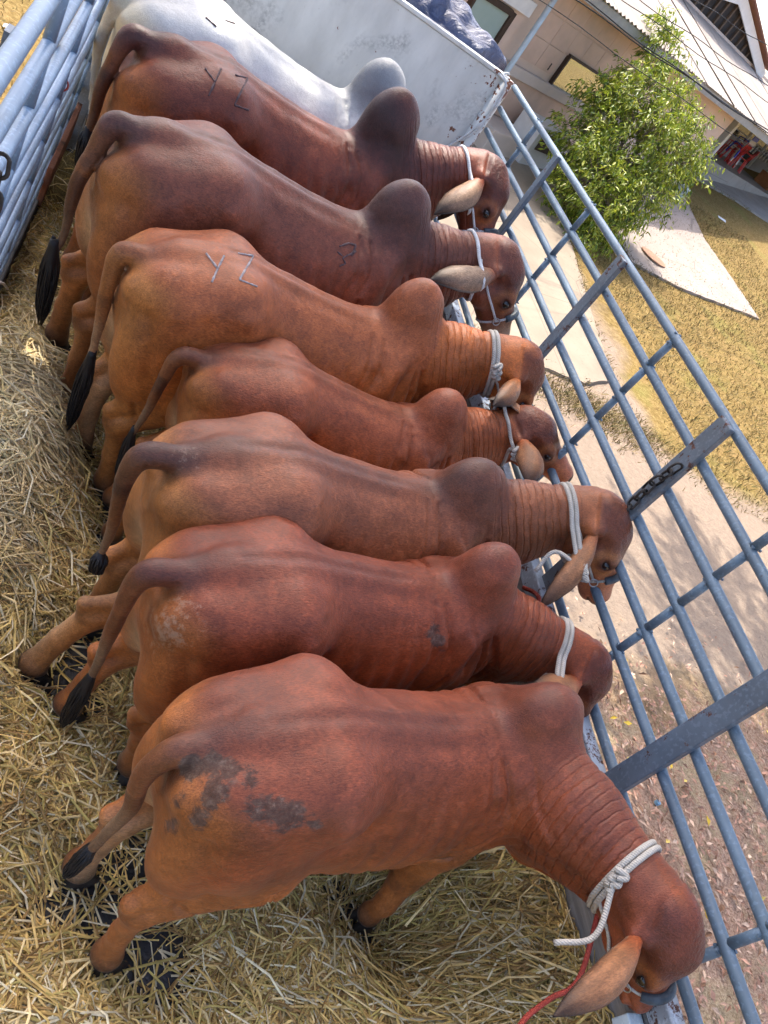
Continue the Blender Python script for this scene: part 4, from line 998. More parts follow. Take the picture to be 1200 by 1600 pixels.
for (px, off, rz_, dz, col, lab) in (((1150, 259), -1.9, 30, 0, RED, 'bright red plastic chair in front of the stacked chairs on the porch'),
                                ((1138, 250), -2.2, -10, 0, RED, 'red plastic chair at the bottom of the porch stack'),
                                ((1138, 250), -2.2, -10, .14, GREYP, 'white plastic chair in the middle of the porch stack'),
                                ((1138, 250), -2.2, -6, .28, BLUE, 'blue plastic chair on top of the porch stack'),
                                ((1130, 243), -2.5, 10, 0, RED, 'red plastic chair behind the stack near the porch post'),
                                ((1108, 226), -2.4, 30, .0, RED, 'red plastic chair left of the white porch post')):
    c_ = chair(col); u_, _ = uz(px[0], px[1], off); c_.location = Vector(hp(u_, off, pz + dz)); c_.rotation_euler = (0, 0, hd_ + math.radians(rz_ - 180 + 180)); tag(c_, lab, 'chair', 'plastic chairs on the porch')
# brown wooden bench at the driveway
bp = on_ground(1188, 292); bn = empty('wooden_bench', (bp[0], bp[1], float(gz(bp[0], bp[1])) + .05), hd_); BW = simple('orange_brown_wood', (.32, .13, .05), .6, .2, 5)
for y_ in (-.2, 0, .2): MB().box((.7, y_, .45), (2.2, .18, .05)).build('seat_plank', BW, bn)
for z_ in (.62, .80): MB().box((.7, -.32, z_), (2.2, .04, .14)).build('back_plank', BW, bn)
for x_ in (-.3, 1.7):
    MB().box((x_, 0, .21), (.08, .6, .42)).build('leg', BW, bn)
    MB().box((x_, -.36, .45), (.08, .05, .9)).build('back_post', BW, bn)
tag(bn, 'orange brown wooden bench at the edge of the driveway', 'bench')
# grey utility box
bp = on_ground(1052, 312); bx_ = empty('utility_box', (bp[0], bp[1], float(gz(bp[0], bp[1]))), hd_); UB = simple('grey_green_box', (.40, .47, .46), .5)
MB().box((0, 0, .2), (.30, .26, .40)).build('body', UB, bx_, False, .02); MB().box((0, 0, .42), (.36, .32, .05)).build('lid', simple('box_lid', (.55, .60, .60), .5), bx_, False, .015); MB().box((0, -.135, .2), (.22, .015, .28)).build('door', simple('box_door', (.30, .36, .36), .5), bx_)
tag(bx_, 'small grey utility box on the dry grass beyond the tree', 'utility box')
# overhead wires
WIRE = simple('black_cable', (.02, .02, .022), .6)
for i, (a, b, sag) in enumerate((((800, -30), (1240, 275), .35), ((868, -20), (1260, 245), .4), ((884, -20), (1260, 252), .55), ((955, -30), (1260, 175), .3), ((1040, -30), (1260, 110), .3), ((930, -30), (1260, 200), .3))):
    A = at(*a, 11.5); B = at(*b, 15.5); d = B - A; A = A - d * .6; B = B + d * .6; mb = MB(); tt = np.linspace(0, 1, 40)
    mb.tube([A + (B - A) * t + np.array((0, 0, -sag * (4 * t * (1 - t) - .9) * .3 + .015 * math.sin(40 * t + i))) for t in tt], .011 if i in (1, 2) else .007, 6); o = mb.build('overhead_cable', WIRE, None, True)
    tag(o, ['lowest thin black cable crossing the tree and the house wall', 'thicker black cable just under its twin in front of the roof', 'thicker black cable just above its twin in front of the roof', 'second highest black cable crossing the pale roof', 'highest black cable crossing near the gable', 'thin black cable between the thick pair and the higher ones'][i], 'cable', 'overhead cables in front of the roof')
# ------------------------------------------------------------------ trees
def bark(name, a, b):
    t = NT(name, .9, .1); n_ = t.noise(t.coord('Object', (8, 8, 2)), 2, 6, .7); t.color(t.ramp(n_, [(.3, a), (.7, b)])); t.bump(n_, .6, .03); return t.m
BARK = bark('bark', (.10, .075, .055), (.24, .19, .15))
LEAFM = tint_mat('leaf', .42, .30); LEAFM.node_tree.nodes['Principled BSDF'].inputs['Specular IOR Level'].default_value = .45
def leaves_obj(name, tips, per, L, cols, parent, spread, droop, seed=1, wr=.30):
    r = np.random.default_rng(seed); n = len(tips) * per
    base = np.repeat(np.array([t[0] for t in tips]), per, 0); dirv = np.repeat(np.array([t[1] for t in tips]), per, 0)
    s = r.uniform(0, 1, (n, 1)); p = base + dirv * s * spread + r.normal(0, spread * .22, (n, 3))
    d = dirv * .5 + r.normal(0, .55, (n, 3)) + np.array((0, 0, -droop)); d /= np.linalg.norm(d, axis=1)[:, None]
    up = r.normal(0, .45, (n, 3)) + np.array((0, 0, 1.0)); sd = np.cross(d, up); sd /= np.linalg.norm(sd, axis=1)[:, None] + 1e-9; nn = np.cross(sd, d)
    l = r.uniform(.65, 1.2, (n, 1)) * L; w_ = l * wr * .5
    V = np.stack([p, p + d * l * .42 + sd * w_ + nn * l * .04, p + d * l - nn * l * .14, p + d * l * .42 - sd * w_ + nn * l * .04], 1).reshape(-1, 3)
    k = np.arange(n)[:, None] * 4; F = np.hstack([k, k + 1, k + 2, k, k + 2, k + 3]).reshape(-1, 3)
    me = bpy.data.meshes.new(name); me.vertices.add(len(V)); me.vertices.foreach_set('co', V.astype(np.float32).ravel())
    me.loops.add(F.size); me.loops.foreach_set('vertex_index', F.astype(np.int32).ravel()); me.polygons.add(len(F)); me.polygons.foreach_set('loop_start', np.arange(0, F.size, 3, dtype=np.int32)); me.update(calc_edges=True)
    cc = np.array(cols)[r.integers(0, len(cols), n)] * r.uniform(.7, 1.3, (n, 1)); cc = np.repeat(cc, 4, 0)
    ca = me.attributes.new('tint', 'FLOAT_COLOR', 'POINT'); ca.data.foreach_set('color', np.hstack([np.clip(cc, 0, 1), np.ones((len(cc), 1))]).astype(np.float32).ravel())
    me.materials.append(LEAFM); o = bpy.data.objects.new(name, me); COL.objects.link(o); o.parent = parent; return o
def build_tree(base, blobs, n_tip, per, L, cols, label, trunk_r, seed, spread, droop, split=None):
    r = random.Random(seed); base = np.array(base); root = empty('leafy_tree', base); tips = []
    cen = np.mean([b[0] for b in blobs], 0) - base; wts = [b[1] ** 2 for b in blobs]
    tb = MB(); sp = np.array((cen[0] * .35, cen[1] * .35, max(.5, (cen[2]) * .45))) if split is None else np.array(split)
    tb.tube(catmull([(0, 0, -.1), sp * .45 + np.array((.05, .02, 0)), sp], 6), np.linspace(trunk_r * 1.25, trunk_r * .75, 13), 12); tr = tb.build('trunk', BARK, root, True)
    for b in blobs:
        c = b[0] - base; m = sp * .5 + c * .5 + np.array((r.gauss(0, .1), r.gauss(0, .1), -.12 * np.linalg.norm(c - sp))); lb = MB()
        lb.tube(catmull([sp * .95, m, c], 6), np.linspace(trunk_r * .5, trunk_r * .12, 13), 8); lb.build('limb', BARK, root, True)
    tb2 = MB()
    for i in range(n_tip):
        b = r.choices(blobs, wts)[0]; c = b[0] - base; v = norm((r.gauss(0, 1), r.gauss(0, 1), r.gauss(0, 1))); q = (.35 + .65 * r.random() ** .45) * (1 + .18 * r.gauss(0, 1))
        p = c + v * b[1] * q * np.array((1, 1, .95)); d = norm(v + np.array((0, 0, -.5 * droop))); tips.append((p, d))
        if i % 3 == 0: tb2.tube([c + v * b[1] * q * .35, p, p + d * spread], [trunk_r * .07, trunk_r * .04, trunk_r * .02], 4)
    tb2.build('twigs', BARK, root)['kind'] = 'stuff'
    o = leaves_obj('crown', tips, per, L, cols, root, spread, droop, seed); o['kind'] = 'stuff'
    return tag(root, label, 'tree')
def blob(px, py, rpx, depth): return (at(px, py, depth), rpx * depth / FPX)
GREENS = [(.25, .32, .025), (.17, .24, .022), (.34, .38, .04), (.10, .16, .02), (.42, .43, .06), (.28, .34, .035)]
TB = [blob(985, 225, 80, 15.8), blob(930, 290, 62, 15.3), (blob(1045, 245, 52, 16.0)), blob(1000, 150, 55, 15.8), blob(1035, 85, 30, 15.9), blob(1042, 35, 17, 15.9), blob(908, 215, 42, 15.4),
      blob(955, 335, 42, 15.2), blob(1080, 205, 26, 16.1), blob(1088, 250, 22, 16.0), blob(940, 165, 40, 15.6), blob(885, 320, 26, 15.2), blob(1000, 300, 50, 15.6), blob(1068, 150, 20, 16.0), blob(915, 375, 20, 15.0)]
tb_ = on_ground(948, 398); 
build_tree((at(975, 225, 15.8)[0], at(975, 225, 15.8)[1], float(gz(*at(975, 225, 15.8)[:2])) - .02), TB, 1550, 14, .125, GREENS, 'bushy green weeping fig in front of the pink house', .11, 3, .22, .55)
# two tall shade trees outside the view; their crowns shade the truck
def shade(base, top, R_, seed, label):
    rr = random.Random(seed); base = np.array(base, float); bl = [(np.array(top) + np.array((rr.gauss(0, .55) * R_, rr.gauss(0, .5) * R_, rr.gauss(0, .16) * R_)), R_ * rr.uniform(.34, .5)) for _ in range(12)] + [(np.array(top), R_ * .6)]
    build_tree(base, bl, 1900, 8, .34, [(.06, .11, .02), (.09, .14, .03), (.05, .09, .02)], label, .28, seed, .5, .3, split=(np.array(top) - base) * .45)
# ------------------------------------------------------------------ the herd, front of the truck first
def tl(C, lst, sw):
    n = len(lst); pts = [np.array((-.715, 0, 1.245))]
    for i, (p, lx) in enumerate(lst): pts.append(C.plane(p, (0, -.012 * i, 0), (0, 1, 0)))
    pts[0][2] = max(1.235, pts[1][2] + .005)
    return pts, C.plane(sw[0], (0, -.012 * n - .02, 0), (0, 1, 0))
G = 'zebu cattle standing across the truck'
HERD = [
 dict(x=-1.47, y=.45, yaw=12.1, s=1.103, hump=.22, P=(.98, .05, 1.12), M=(.35, 0, -.95), mott=.3, topd=0, coat=(.60, .585, .55), dark=(.10, .11, .13), tan=(.62, .58, .50),
      cream=(.6, .55, .45), earc=(.4, .36, .32), hdark=.85, stripe=0, tdark=.35, ndark=.5, hooves=[(-.6, .16), (-.6, -.16), (.46, .14), (.46, -.14)],
      tailp=[((200, 5), -.88), ((170, 60), -.93), ((157, 120), -.95), ((150, 200), -.97)], swp=((146, 250), -.98),
      brand=[([[(322, 28), (338, 42)], [(352, 32), (366, 37)]], 'd')], halter='none', h=.015,
      label='white and grey zebu with dark hump standing against the front board'),
 dict(x=-1.43, y=-.12, yaw=18.4, s=1.077, hump=.275, hl2=.185, poll=(760, 272), nl=.67, muz=(752, 402), earR=(684, 335), coat=(.15, .036, .015), tan=(.30, .105, .035),
      dark=(.022, .010, .012), hdark=.9, hooves=[(-.6, .16), (-.6, -.16), (.46, .14), (.46, -.14)], halter='white', ndark=1.7, earc=(.28, .17, .105), ew=.86, el=.38,
      tailp=[((215, 62), -.86), ((186, 105), -.92), ((168, 145), -.94), ((156, 190), -.96), ((146, 215), -.97)], swp=((124, 262), -1.0),
      brand=[([[(321, 108), (336, 128), (345, 108)], [(336, 128), (326, 150)], [(368, 118), (387, 122), (366, 164), (388, 172)]], 'd')],
      label='dark red zebu with tall black hump and YZ brand beside the white one'),
 dict(x=-1.40, y=-.95, yaw=17.1, s=1.038, hump=.205, hl2=.17, poll=(777, 403), nl=.62, muz=(789, 524), earR=(676, 440), coat=(.17, .055, .030), tan=(.31, .125, .045),
      dark=(.035, .018, .018), hdark=.75, hooves=[(-.59, .26), (-.58, -.12), (.46, .14), (.46, -.14)], halter='white', earc=(.31, .205, .135), ew=.86, el=.40,
      tailp=[((190, 200), -.87), ((160, 243), -.92), ((137, 282), -.95), ((124, 320), -.97), ((112, 372), -.98), ((93, 405), -.99)], swp=((64, 500), -1.02), sw=1.25,
      brand=[([[(530, 385), (545, 380), (556, 383), (552, 395), (535, 403), (540, 412), (530, 416)], [(527, 393), (535, 400)], [(548, 400), (556, 392)]], 'd')],
      muzcol=(.45, .31, .20), label='purple brown zebu with puckered scar on its shoulder and grey hump'),
 dict(x=-1.27, y=-1.5, yaw=14.9, s=.935, hump=.215, hl2=.16, poll=(812, 562), nl=.66, muz=(806, 664), ew=.66, el=.31, earR=(776, 636), coat=(.33, .105, .028), tan=(.40, .175, .06),
      dark=(.06, .022, .015), hdark=.10, tdark=.5, ndark=.3, stripe=.4, hooves=[(-.60, .11), (-.51, -.14), (.46, .14), (.46, -.14)],
      tailp=[((202, 400), -.87), ((181, 447), -.92), ((170, 497), -.95), ((158, 545), -.97), ((149, 575), -.98)], swp=((108, 664), -1.0), sw=1.15,
      brand=[([[(322, 396), (340, 420), (350, 400)], [(340, 420), (331, 441)], [(372, 396), (396, 400), (374, 437), (402, 448)]], 'l')],
      label='golden tan zebu with pale YZ brand on its rump'),
 dict(x=-1.02, y=-1.84, yaw=9, s=.823, hump=.165, hl2=.15, poll=(818, 662), nl=.60, muz=(876, 724), mb=0.3, earR=(832, 758), earL=(-.95, -.05, .25), coat=(.26, .078, .026), tan=(.36, .145, .05),
      hdark=.05, ndark=.15, stripe=.5, hooves=[(-.75, .14), (-.76, -.10), (.46, .14), (.46, -.14)], halter='single', nose=False, earLfar=True,
      tailp=[((293, 560), -.87), ((264, 597), -.92), ((243, 640), -.95), ((214, 687), -.97)], swp=((183, 745), -.99), sw=.9, fat=.96,
      label='slim brick red zebu turning its head away through the fence'),
 dict(x=-1.07, y=-2.45, yaw=15.6, s=.897, hump=.14, hl2=.17, poll=(938, 802), nl=.665, muz=(944, 922), mb=0.15, earR=(850, 953), coat=(.235, .085, .036), tan=(.36, .16, .06),
      hdark=.55, stripe=1.3, tdark=1.2, hooves=[(-.62, .16), (-.88, -.08), (.46, .14), (.46, -.14)],
      tailp=[((240, 714), -.87), ((212, 745), -.92), ((200, 780), -.95), ((187, 833), -.97), ((170, 870), -.98)], swp=((150, 895), -.99),
      ends=[[((868, 862), .1), ((836, 893), .1)]], dust=[((290, 715), .10, .5)], el=.43, ew=.62,
      label='brown zebu with dark smudged hump and its hind leg stretched back'),
 dict(x=-1.05, y=-2.84, yaw=15.7, s=.855, hump=.185, hl2=.15, poll=(916, 1032), nl=.625, muz=(890, 1120), mb=0.2, earR=(826, 1093), coat=(.20, .050, .017), tan=(.33, .12, .04),
      hdark=.06, ndark=.4, stripe=.8, hooves=[(-.70, .18), (-.48, -.10), (.46, .14), (.46, -.14)], fat=.97,
      tailp=[((245, 897), -.87), ((214, 933), -.92), ((187, 990), -.95), ((167, 1037), -.97), ((149, 1068), -.98)], swp=((98, 1132), -1.0),
      mud=[((680, 984), .035, .8), ((684, 1000), .04, 1.0), ((672, 990), .03, .7), ((690, 1015), .025, .5)], dust=[((262, 985), .13, .8), ((290, 950), .11, .6), ((330, 985), .12, .3)], ends=[[((868, 1072), .1), ((824, 1088), .1)]],
      label='red zebu with dusty hindquarters and a mud smear behind the shoulder'),
 dict(x=-.95, y=-3.34, yaw=13.6, s=.864, hump=.135, hl2=.16, poll=(1040, 1424), nl=.68, muz=(1008, 1572), earR=(878, 1594), coat=(.20, .055, .021), tan=(.34, .13, .045),
      hdark=.22, ndark=.3, stripe=.9, hooves=[(-.68, .10), (-.61, -.20), (.42, .14), (.47, -.24)], h=.0098, nk=1.14,
      tailp=[((290, 1174), -.87), ((240, 1211), -.91), ((220, 1262), -.94), ((184, 1300), -.96), ((156, 1327), -.97)], swp=((102, 1368), -.99), sw=.8,
      mud=[((300, 1198), .045, 1.3), ((330, 1195), .05, .9), ((360, 1205), .055, .85), ((388, 1214), .045, .7), ((340, 1235), .05, .9), ((326, 1250), .045, .8), ((312, 1278), .045, .8), ((402, 1265), .055, .7), ((432, 1268), .06, .9), ((462, 1273), .055, .8), ((440, 1284), .05, .7), ((488, 1286), .045, .5), ((268, 1290), .035, .7), ((280, 1250), .035, .5)], dust=[((430, 1280), .15, .3)],
      ends=[[((930, 1462), .1), ((866, 1473), .14)]], el=.47, ew=.64,
      label='nearest red zebu with muddy rump, head lowered beside the fence')]
COWS = []
for sp in HERD:
    sp['name'] = 'zebu_cow'; tmp = Cow(sp); sp['seed'] = HERD.index(sp); sp.setdefault('h', .0112)
    sp['tail'], sp['swend'] = tl(tmp, sp['tailp'], sp['swp'])
    sp['brand'] = [(st, SCARD if k == 'd' else SCAR) for st, k in sp.get('brand', [])]
    c_ = make_cow(sp, HIDEW if sp['coat'][2] > .3 else HIDE, cow_parts); COWS.append(c_)
    tag(c_.root, sp['label'], 'zebu', G)
# ------------------------------------------------------------------ straw bedding
HOLES = [on_z(*p, 0.0)[:2] for p in ((150, 1425), (255, 1500), (180, 1460), (270, 1290), (215, 1340), (590, 1500), (560, 1440), (520, 1400), (30, 1440), (250, 1560), (135, 1005), (120, 1060))]
HR_ = [.12, .12, .12, .11, .11, .11, .11, .11, .09, .11, .09, .09]
for c_ in COWS:
    for J in c_.legs:
        q_ = J[5] * c_.s; HOLES.append(np.array((c_.x + c_.c * q_[0] - c_.sn * q_[1], c_.y + c_.sn * q_[0] + c_.c * q_[1]))); HR_.append(.10)
def straw_h(x, y):
    p = np.stack([x, y, np.zeros_like(x)], -1); n_ = fbm(p.reshape(-1, 3), 4.5, 21).reshape(x.shape); n2 = fbm(p.reshape(-1, 3), 14, 22).reshape(x.shape)
    h = .015 + .06 * (n_ - .35) + .02 * (n2 - .5)
    h = h + .33 * np.exp(-((x + 2.16) / .30) ** 2 - ((y + 1.85) / .75) ** 2) * (.6 + .8 * n_) + .09 * np.exp(-((x + 1.95) / .22) ** 2 - ((y + 3.1) / .7) ** 2) * (.5 + n_)
    h = h + .70 * np.exp(-((x - .08) / .42) ** 2) * np.clip((-2.5 - y) / .6, 0, 1) + .07 * np.clip((-3.45 - y) / .5, 0, 1) + .04 * np.exp(-((x + 2.3) / .2) ** 2)
    for c, r in zip(HOLES, HR_): h = h - (.09 + h * .6) * np.exp(-(((x - c[0]) ** 2 + (y - c[1]) ** 2) / r ** 2))
    return h
def straw_mat():
    t = NT('packed_straw', .9, .15); c = t.coord('Object'); n1 = t.noise(c, 3, 4); a = t.noise(t.coord('Object', (60, 9, 20)), 2.2, 5, .7, 1.5); b = t.noise(t.coord('Object', (9, 60, 20)), 2.2, 5, .7, 1.5)
    f = t.math('MAXIMUM', a, b); cc = t.ramp(f, [(.42, (.10, .068, .028)), (.56, (.33, .23, .085)), (.72, (.60, .45, .19))]); cc = t.mix(t.math('MULTIPLY', t.rng(n1, .45, .65), .5), cc, (.09, .062, .028)); t.color(cc); t.bump(f, .9, .02); return t.m
gx = np.linspace(-2.385, -.07, 170); gy = np.linspace(-4.6, 1.25, 330); GX, GY = np.meshgrid(gx, gy, indexing='ij'); GH = straw_h(GX, GY)
nx, ny = len(gx), len(gy); F_ = [(i * ny + j, (i + 1) * ny + j, (i + 1) * ny + j + 1, i * ny + j + 1) for i in range(nx - 1) for j in range(ny - 1)]
bed = mesh_obj('straw_bed', np.stack([GX, GY, GH], -1).reshape(-1, 3), F_, straw_mat(), None, True); tag(bed, 'packed straw bedding spread over the truck floor', None, None, 'stuff')
def strands(name, n, zone, ln, wd, label):
    P = zone(n); n = len(P); x, y = P[:, 0], P[:, 1]; h = straw_h(x, y); keep = (h > -.004) | (rng.random(n) < .06); P = P[keep]; h = np.maximum(h[keep], .0); n = len(P)
    z = h + rng.random(n) ** 2 * .035 + .003; a = rng.uniform(0, 2 * math.pi, n); pit = rng.normal(0, .22, n); L = rng.uniform(*ln, n) * rng.uniform(.5, 1.15, n)
    d = np.stack([np.cos(a) * np.cos(pit), np.sin(a) * np.cos(pit), np.sin(pit)], 1); c = np.stack([P[:, 0], P[:, 1], z], 1)
    bend = rng.normal(0, .10, (n, 3)) * L[:, None]; bend[:, 2] = np.abs(bend[:, 2]) * .4
    A, M_, B = c - d * (L / 2)[:, None], c + bend, c + d * (L / 2)[:, None]
    for q in (A, B):
        q[:, 0] = np.clip(q[:, 0], -2.38, -.07); hh = np.maximum(straw_h(q[:, 0], q[:, 1]), 0) + .002; q[:, 2] = np.maximum(q[:, 2] * .5 + hh * .5, hh)
    roll = rng.normal(0, .7, n); s0 = np.stack([-np.sin(a), np.cos(a), np.zeros(n)], 1); W_ = rng.uniform(*wd, n)[:, None] / 2
    s_ = (s0 * np.cos(roll)[:, None] + np.array((0, 0, 1.0)) * np.sin(roll)[:, None]) * W_; ridge = np.cross(d, s_ / W_) * W_ * .9
    V = np.stack([A - s_, A + ridge, A + s_, M_ - s_, M_ + ridge, M_ + s_, B - s_ * .7, B + ridge * .6, B + s_ * .7], 1).reshape(-1, 3); k = np.arange(n)[:, None] * 9
    F = np.hstack([k, k + 1, k + 4, k + 3, k + 1, k + 2, k + 5, k + 4, k + 3, k + 4, k + 7, k + 6, k + 4, k + 5, k + 8, k + 7]).reshape(-1, 4)
    me = bpy.data.meshes.new(name); me.vertices.add(len(V)); me.vertices.foreach_set('co', V.astype(np.float32).ravel()); me.loops.add(F.size); me.loops.foreach_set('vertex_index', F.astype(np.int32).ravel())
    me.polygons.add(len(F)); me.polygons.foreach_set('loop_start', np.arange(0, F.size, 4, dtype=np.int32)); me.update(calc_edges=True)
    pal = np.array([(.78, .54, .20), (.86, .65, .31), (.62, .40, .13), (.38, .23, .085), (.56, .42, .13), (.90, .76, .48), (.70, .49, .16)]); wet = fbm(c, 2.4, 31)
    cc = pal[rng.integers(0, len(pal), n)] * rng.uniform(.7, 1.2, (n, 1)); pale = sstep(.25, -.3, np.abs(P[:, 0] + 2.15) - .15)[:, None] * np.exp(-((P[:, 1] + 1.7) / .9) ** 2)[:, None]
    cc = cc * (1 - .35 * sstep(.50, .64, wet))[:, None]; cc = cc * (1 - .55 * pale) + np.array((.90, .80, .55)) * rng.uniform(.75, 1.1, (n, 1)) * .55 * pale; cc = np.repeat(cc, 9, 0)
    ca = me.attributes.new('tint', 'FLOAT_COLOR', 'POINT'); ca.data.foreach_set('color', np.hstack([np.clip(cc, 0, 1), np.ones((len(cc), 1))]).astype(np.float32).ravel())
    me.materials.append(TINT); o = bpy.data.objects.new(name, me); COL.objects.link(o); return tag(o, label, None, None, 'stuff')
def z_all(n):
    a = np.stack([rng.uniform(-2.37, -1.2, int(n * .5)), rng.uniform(-3.9, .4, int(n * .5))], 1); b = np.stack([rng.uniform(-2.0, -.08, int(n * .45)), rng.uniform(-4.05, -2.9, int(n * .45))], 1)
    c = np.stack([rng.uniform(-2.37, -.08, int(n * .05)), rng.uniform(-4.3, 1.2, int(n * .05))], 1); return np.concatenate([a, b, c])
strands('loose_straw', 60000, z_all, (.08, .30), (.0045, .0088), 'loose yellow straw stalks strewn over the truck floor')
# ------------------------------------------------------------------ small things
CHAINM = simple('dark_chain_steel', (.05, .045, .042), .5, .4, 40, .3, metal=.6)
def link_mesh(L=.055, W=.034, r=.0052):
    tt = np.linspace(0, 2 * math.pi, 17)[:-1]; pts = np.array([(math.cos(q) * W / 2, math.sin(q) * W / 2 + (L - W) / 2 * (1 if math.sin(q) > 0 else -1), 0) for q in tt])
    mb = MB(); mb.tube(np.vstack([pts, pts[:2]]), r, 6, False); me = bpy.data.meshes.new('link'); me.from_pydata(mb.v, [], mb.f); me.update(); me.materials.append(CHAINM); me.shade_smooth(); return me
LM = link_mesh()
def chain(path, label, loc):
    root = empty('chain', loc); P = np.array(path); seg = np.linalg.norm(np.diff(P, axis=0), axis=1); cum = np.concatenate([[0], np.cumsum(seg)]); s = .0; k = 0; pitch = .042
    while s + pitch < cum[-1]:
        a = np.array([np.interp(s, cum, P[:, i]) for i in range(3)]); b = np.array([np.interp(s + pitch, cum, P[:, i]) for i in range(3)]); d = Vector(b - a).normalized()
        o = bpy.data.objects.new('link', LM); COL.objects.link(o); o.parent = root; o.location = Vector((a + b) / 2) - Vector(loc); q = d.to_track_quat('Y', 'Z'); o.rotation_mode = 'QUATERNION'; o.rotation_quaternion = q @ Matrix.Rotation(math.pi / 2 * (k % 2) + .5, 3, 'Y').to_quaternion(); s += pitch; k += 1
    return tag(root, label, 'chain')
c0, c1 = on_x(1062, 727, -.062), on_x(985, 790, -.062)
chain([c0, (c0 + c1) / 2 + np.array((-.005, .012, 0)), c1, c1 + np.array((-.01, 0, -.22))], 'dark steel chain hanging on the third post of the right fence', (c0[0], c0[1], c0[2]))
a = on_x(4, 245, -2.385); chain([a, a + np.array((.01, -.02, -.1)), a + np.array((.015, -.035, -.22)), a + np.array((0, -.05, -.30))], 'dark chain with a hook on the left fence', tuple(a))
# pale rope loop on the left fence
def rope_thing(name, pts, r, mat, label, n=8):
    p0 = np.array(pts[0], float); mb = MB(); mb.tube(catmull([np.array(p) - p0 for p in pts], 8), r, n); o = mb.build(name, mat, None, True); o.location = p0; return tag(o, label, 'rope')
rope_thing('rope', [on_x(-14, 440, -2.36), on_x(8, 446, -2.36), on_x(17, 470, -2.36), on_x(14, 498, -2.36), on_x(2, 516, -2.36), on_x(-14, 520, -2.36)], .006, ROPE, 'pale rope loop hanging at the left fence')
# rope tied round the corner of the front board
for i, (dz, dx) in enumerate(((0, 0), (.012, .02))):
    pts = [(-.10 - dx, 1.262, 1.935 - dz), (-.06, 1.225, 1.90), (-.035 - dx, 1.215, 1.80), (-.045, 1.215, 1.66), (-.07 - dx, 1.222, 1.52), (-.12, 1.255, 1.42), (-.15, 1.266, 1.36)]
    pts = [(-.045, 1.36, 1.90), (-.05, 1.31, 1.95)] + pts
    rope_thing('rope', pts, .007, ROPEW, ['white rope lashed over the corner of the front board', 'second strand of white rope beside the board corner lashing'][i])
# red cord on the left fence and red lead of the nearest animal
mb = MB(); c = on_x(96, 131, -2.42); tt = np.linspace(0, 2 * math.pi, 20); mb.tube([(.026 * math.cos(q), .004 * math.sin(2 * q), .026 * math.sin(q)) for q in tt], .004, 6, False)
o = mb.build('cord', ROPER, None, True); o.location = c; tag(o, 'short red cord knotted round a left fence rail', 'cord')
A7 = COWS[-1]; w7 = lambda p: np.array((A7.x, A7.y, 0)) + A7.s * np.array((A7.c * p[0] - A7.sn * p[1], A7.sn * p[0] + A7.c * p[1], p[2]))
j = w7(A7.hd(.10, -.20, -.02)); rope_thing('lead_rope', [j, on_x(905, 1528, -.35), on_x(860, 1560, -.42), on_x(822, 1590, -.5), on_x(800, 1625, -.55)], .0075, ROPER, 'red lead rope running from the nearest animal to the straw')
A5 = COWS[-3]
rope_thing('lead_rope', [on_x(818, 918, -.12), on_x(835, 926, -.12), on_x(842, 938, -.14), on_x(828, 950, -.16), on_x(812, 944, -.16), on_x(815, 928, -.13)], .009, ROPER, 'red rope tied to the fence below the brown animal')
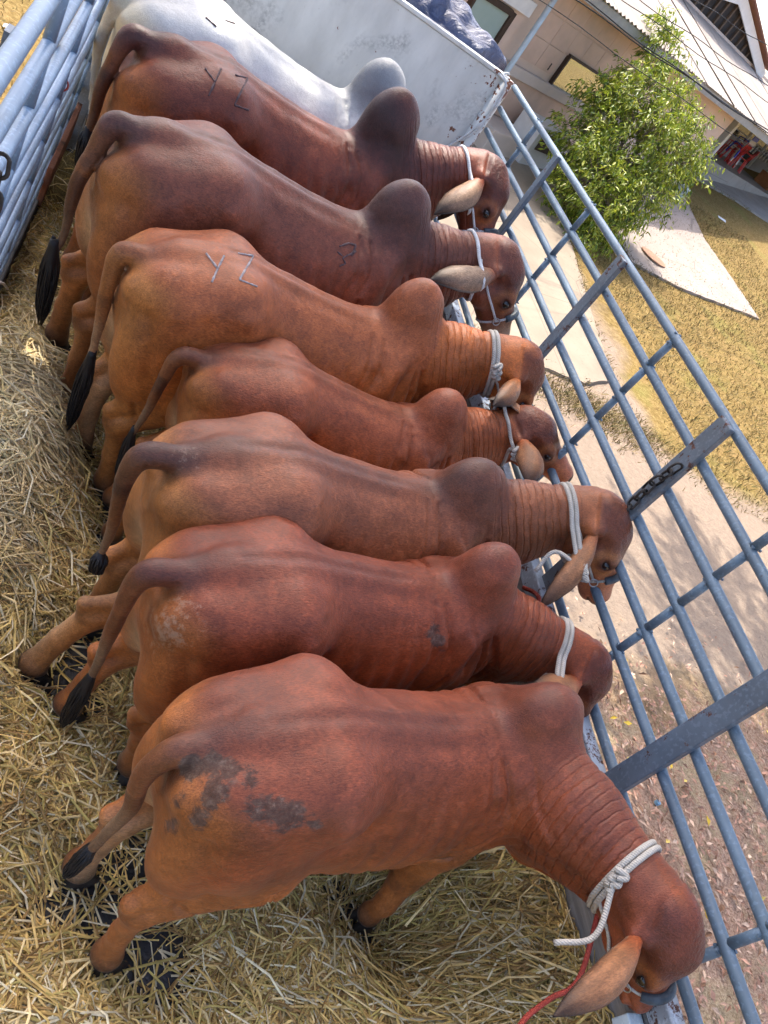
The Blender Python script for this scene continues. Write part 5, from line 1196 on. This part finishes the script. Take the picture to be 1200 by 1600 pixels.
# blue tarpaulin bundle on the cab
def tarp_mat():
    t = NT('blue_tarpaulin', .38, .45); c = t.coord('Object'); n1 = t.noise(c, 5, 5, .6); cc = t.mix(t.rng(n1, .35, .65), (.045, .055, .11), (.10, .115, .19)); sx = t.n('ShaderNodeSeparateXYZ'); t.link(c, sx.inputs[0])
    cc = t.mix(t.rng(t.math('ADD', sx.outputs[0], t.math('MULTIPLY', n1, .3)), -.15, -.45), cc, (.30, .31, .36)); t.color(cc); t.bump(t.noise(t.coord('Object', (3, 9, 3)), 3, 5, .6, 1.0), .9, .05); return t.m
nu, nv = 60, 26; V = []
for i in range(nu):
    u_ = i / (nu - 1); X_ = -1.35 + 1.10 * u_
    for j_ in range(nv):
        q = 2 * math.pi * j_ / nv; wx = math.sin(math.pi * min(1, u_ * 1.05 + .0)) ** .35 if 0 < u_ < 1 else 0
        rr = 1 + .16 * math.sin(3 * q + 9 * u_) + .10 * math.sin(7 * q - 17 * u_) + .06 * math.sin(31 * u_ + 2 * q)
        V.append((X_ + .03 * math.sin(5 * q + 12 * u_), .22 * wx * rr * math.cos(q) * 1.3, .20 * wx * rr * math.sin(q)))
F_ = [(i * nv + j_, i * nv + (j_ + 1) % nv, (i + 1) * nv + (j_ + 1) % nv, (i + 1) * nv + j_) for i in range(nu - 1) for j_ in range(nv)]
tq = on_y(700, 45, 1.62); tp_ = mesh_obj('tarpaulin', [(v[0] + .8, v[1], v[2]) for v in V], F_, tarp_mat(), None, True, (tq[0] + .0, 1.70, 1.86)); tag(tp_, 'crumpled blue tarpaulin bundle behind the front board', 'tarpaulin')
# litter
o = on_ground(1127, 343); pm = MB(); pm.add([(-.16, -.05, .01), (.15, -.07, .015), (.17, .05, .05), (-.14, .07, .03)], [(0, 1, 2, 3)]); q = pm.build('paper_scrap', simple('white_paper', (.75, .75, .75), .8)); q.location = o; q.modifiers.new('t', 'SOLIDIFY').thickness = .004; tag(q, 'crumpled white paper scrap on the sunlit grass', 'paper')
o = on_ground(12, 47); pm = MB(); pm.add([(-.05, -.03, .02), (.06, -.02, .03), (.05, .03, .06), (-.05, .03, .04)], [(0, 1, 2, 3)]); q = pm.build('paper_scrap', simple('white_paper', (.75, .75, .75), .8)); q.location = o; q.modifiers.new('t', 'SOLIDIFY').thickness = .004; tag(q, 'small white paper scrap on the ground left of the fence', 'paper')
o = on_ground(1024, 1256); mb = MB(); mb.tube([(0, 0, .01), (0, 0, .035)], .022, 12); q = mb.build('bottle_cap', simple('light_blue_plastic', (.25, .45, .60), .4)); q.location = o; tag(q, 'light blue bottle cap among the brown leaves', 'bottle cap')
shade((-8.0, 9.5, gz(-8.0, 9.5)), (-2.7, 6.7, 15.9), 3.3, 41, 'tall shade tree standing left of the truck')
shade((9.8, -1.0, gz(9.8, -1.0)), (3.9, 4.6, 10.0), 3.1, 43, 'tall shade tree standing right of the truck')
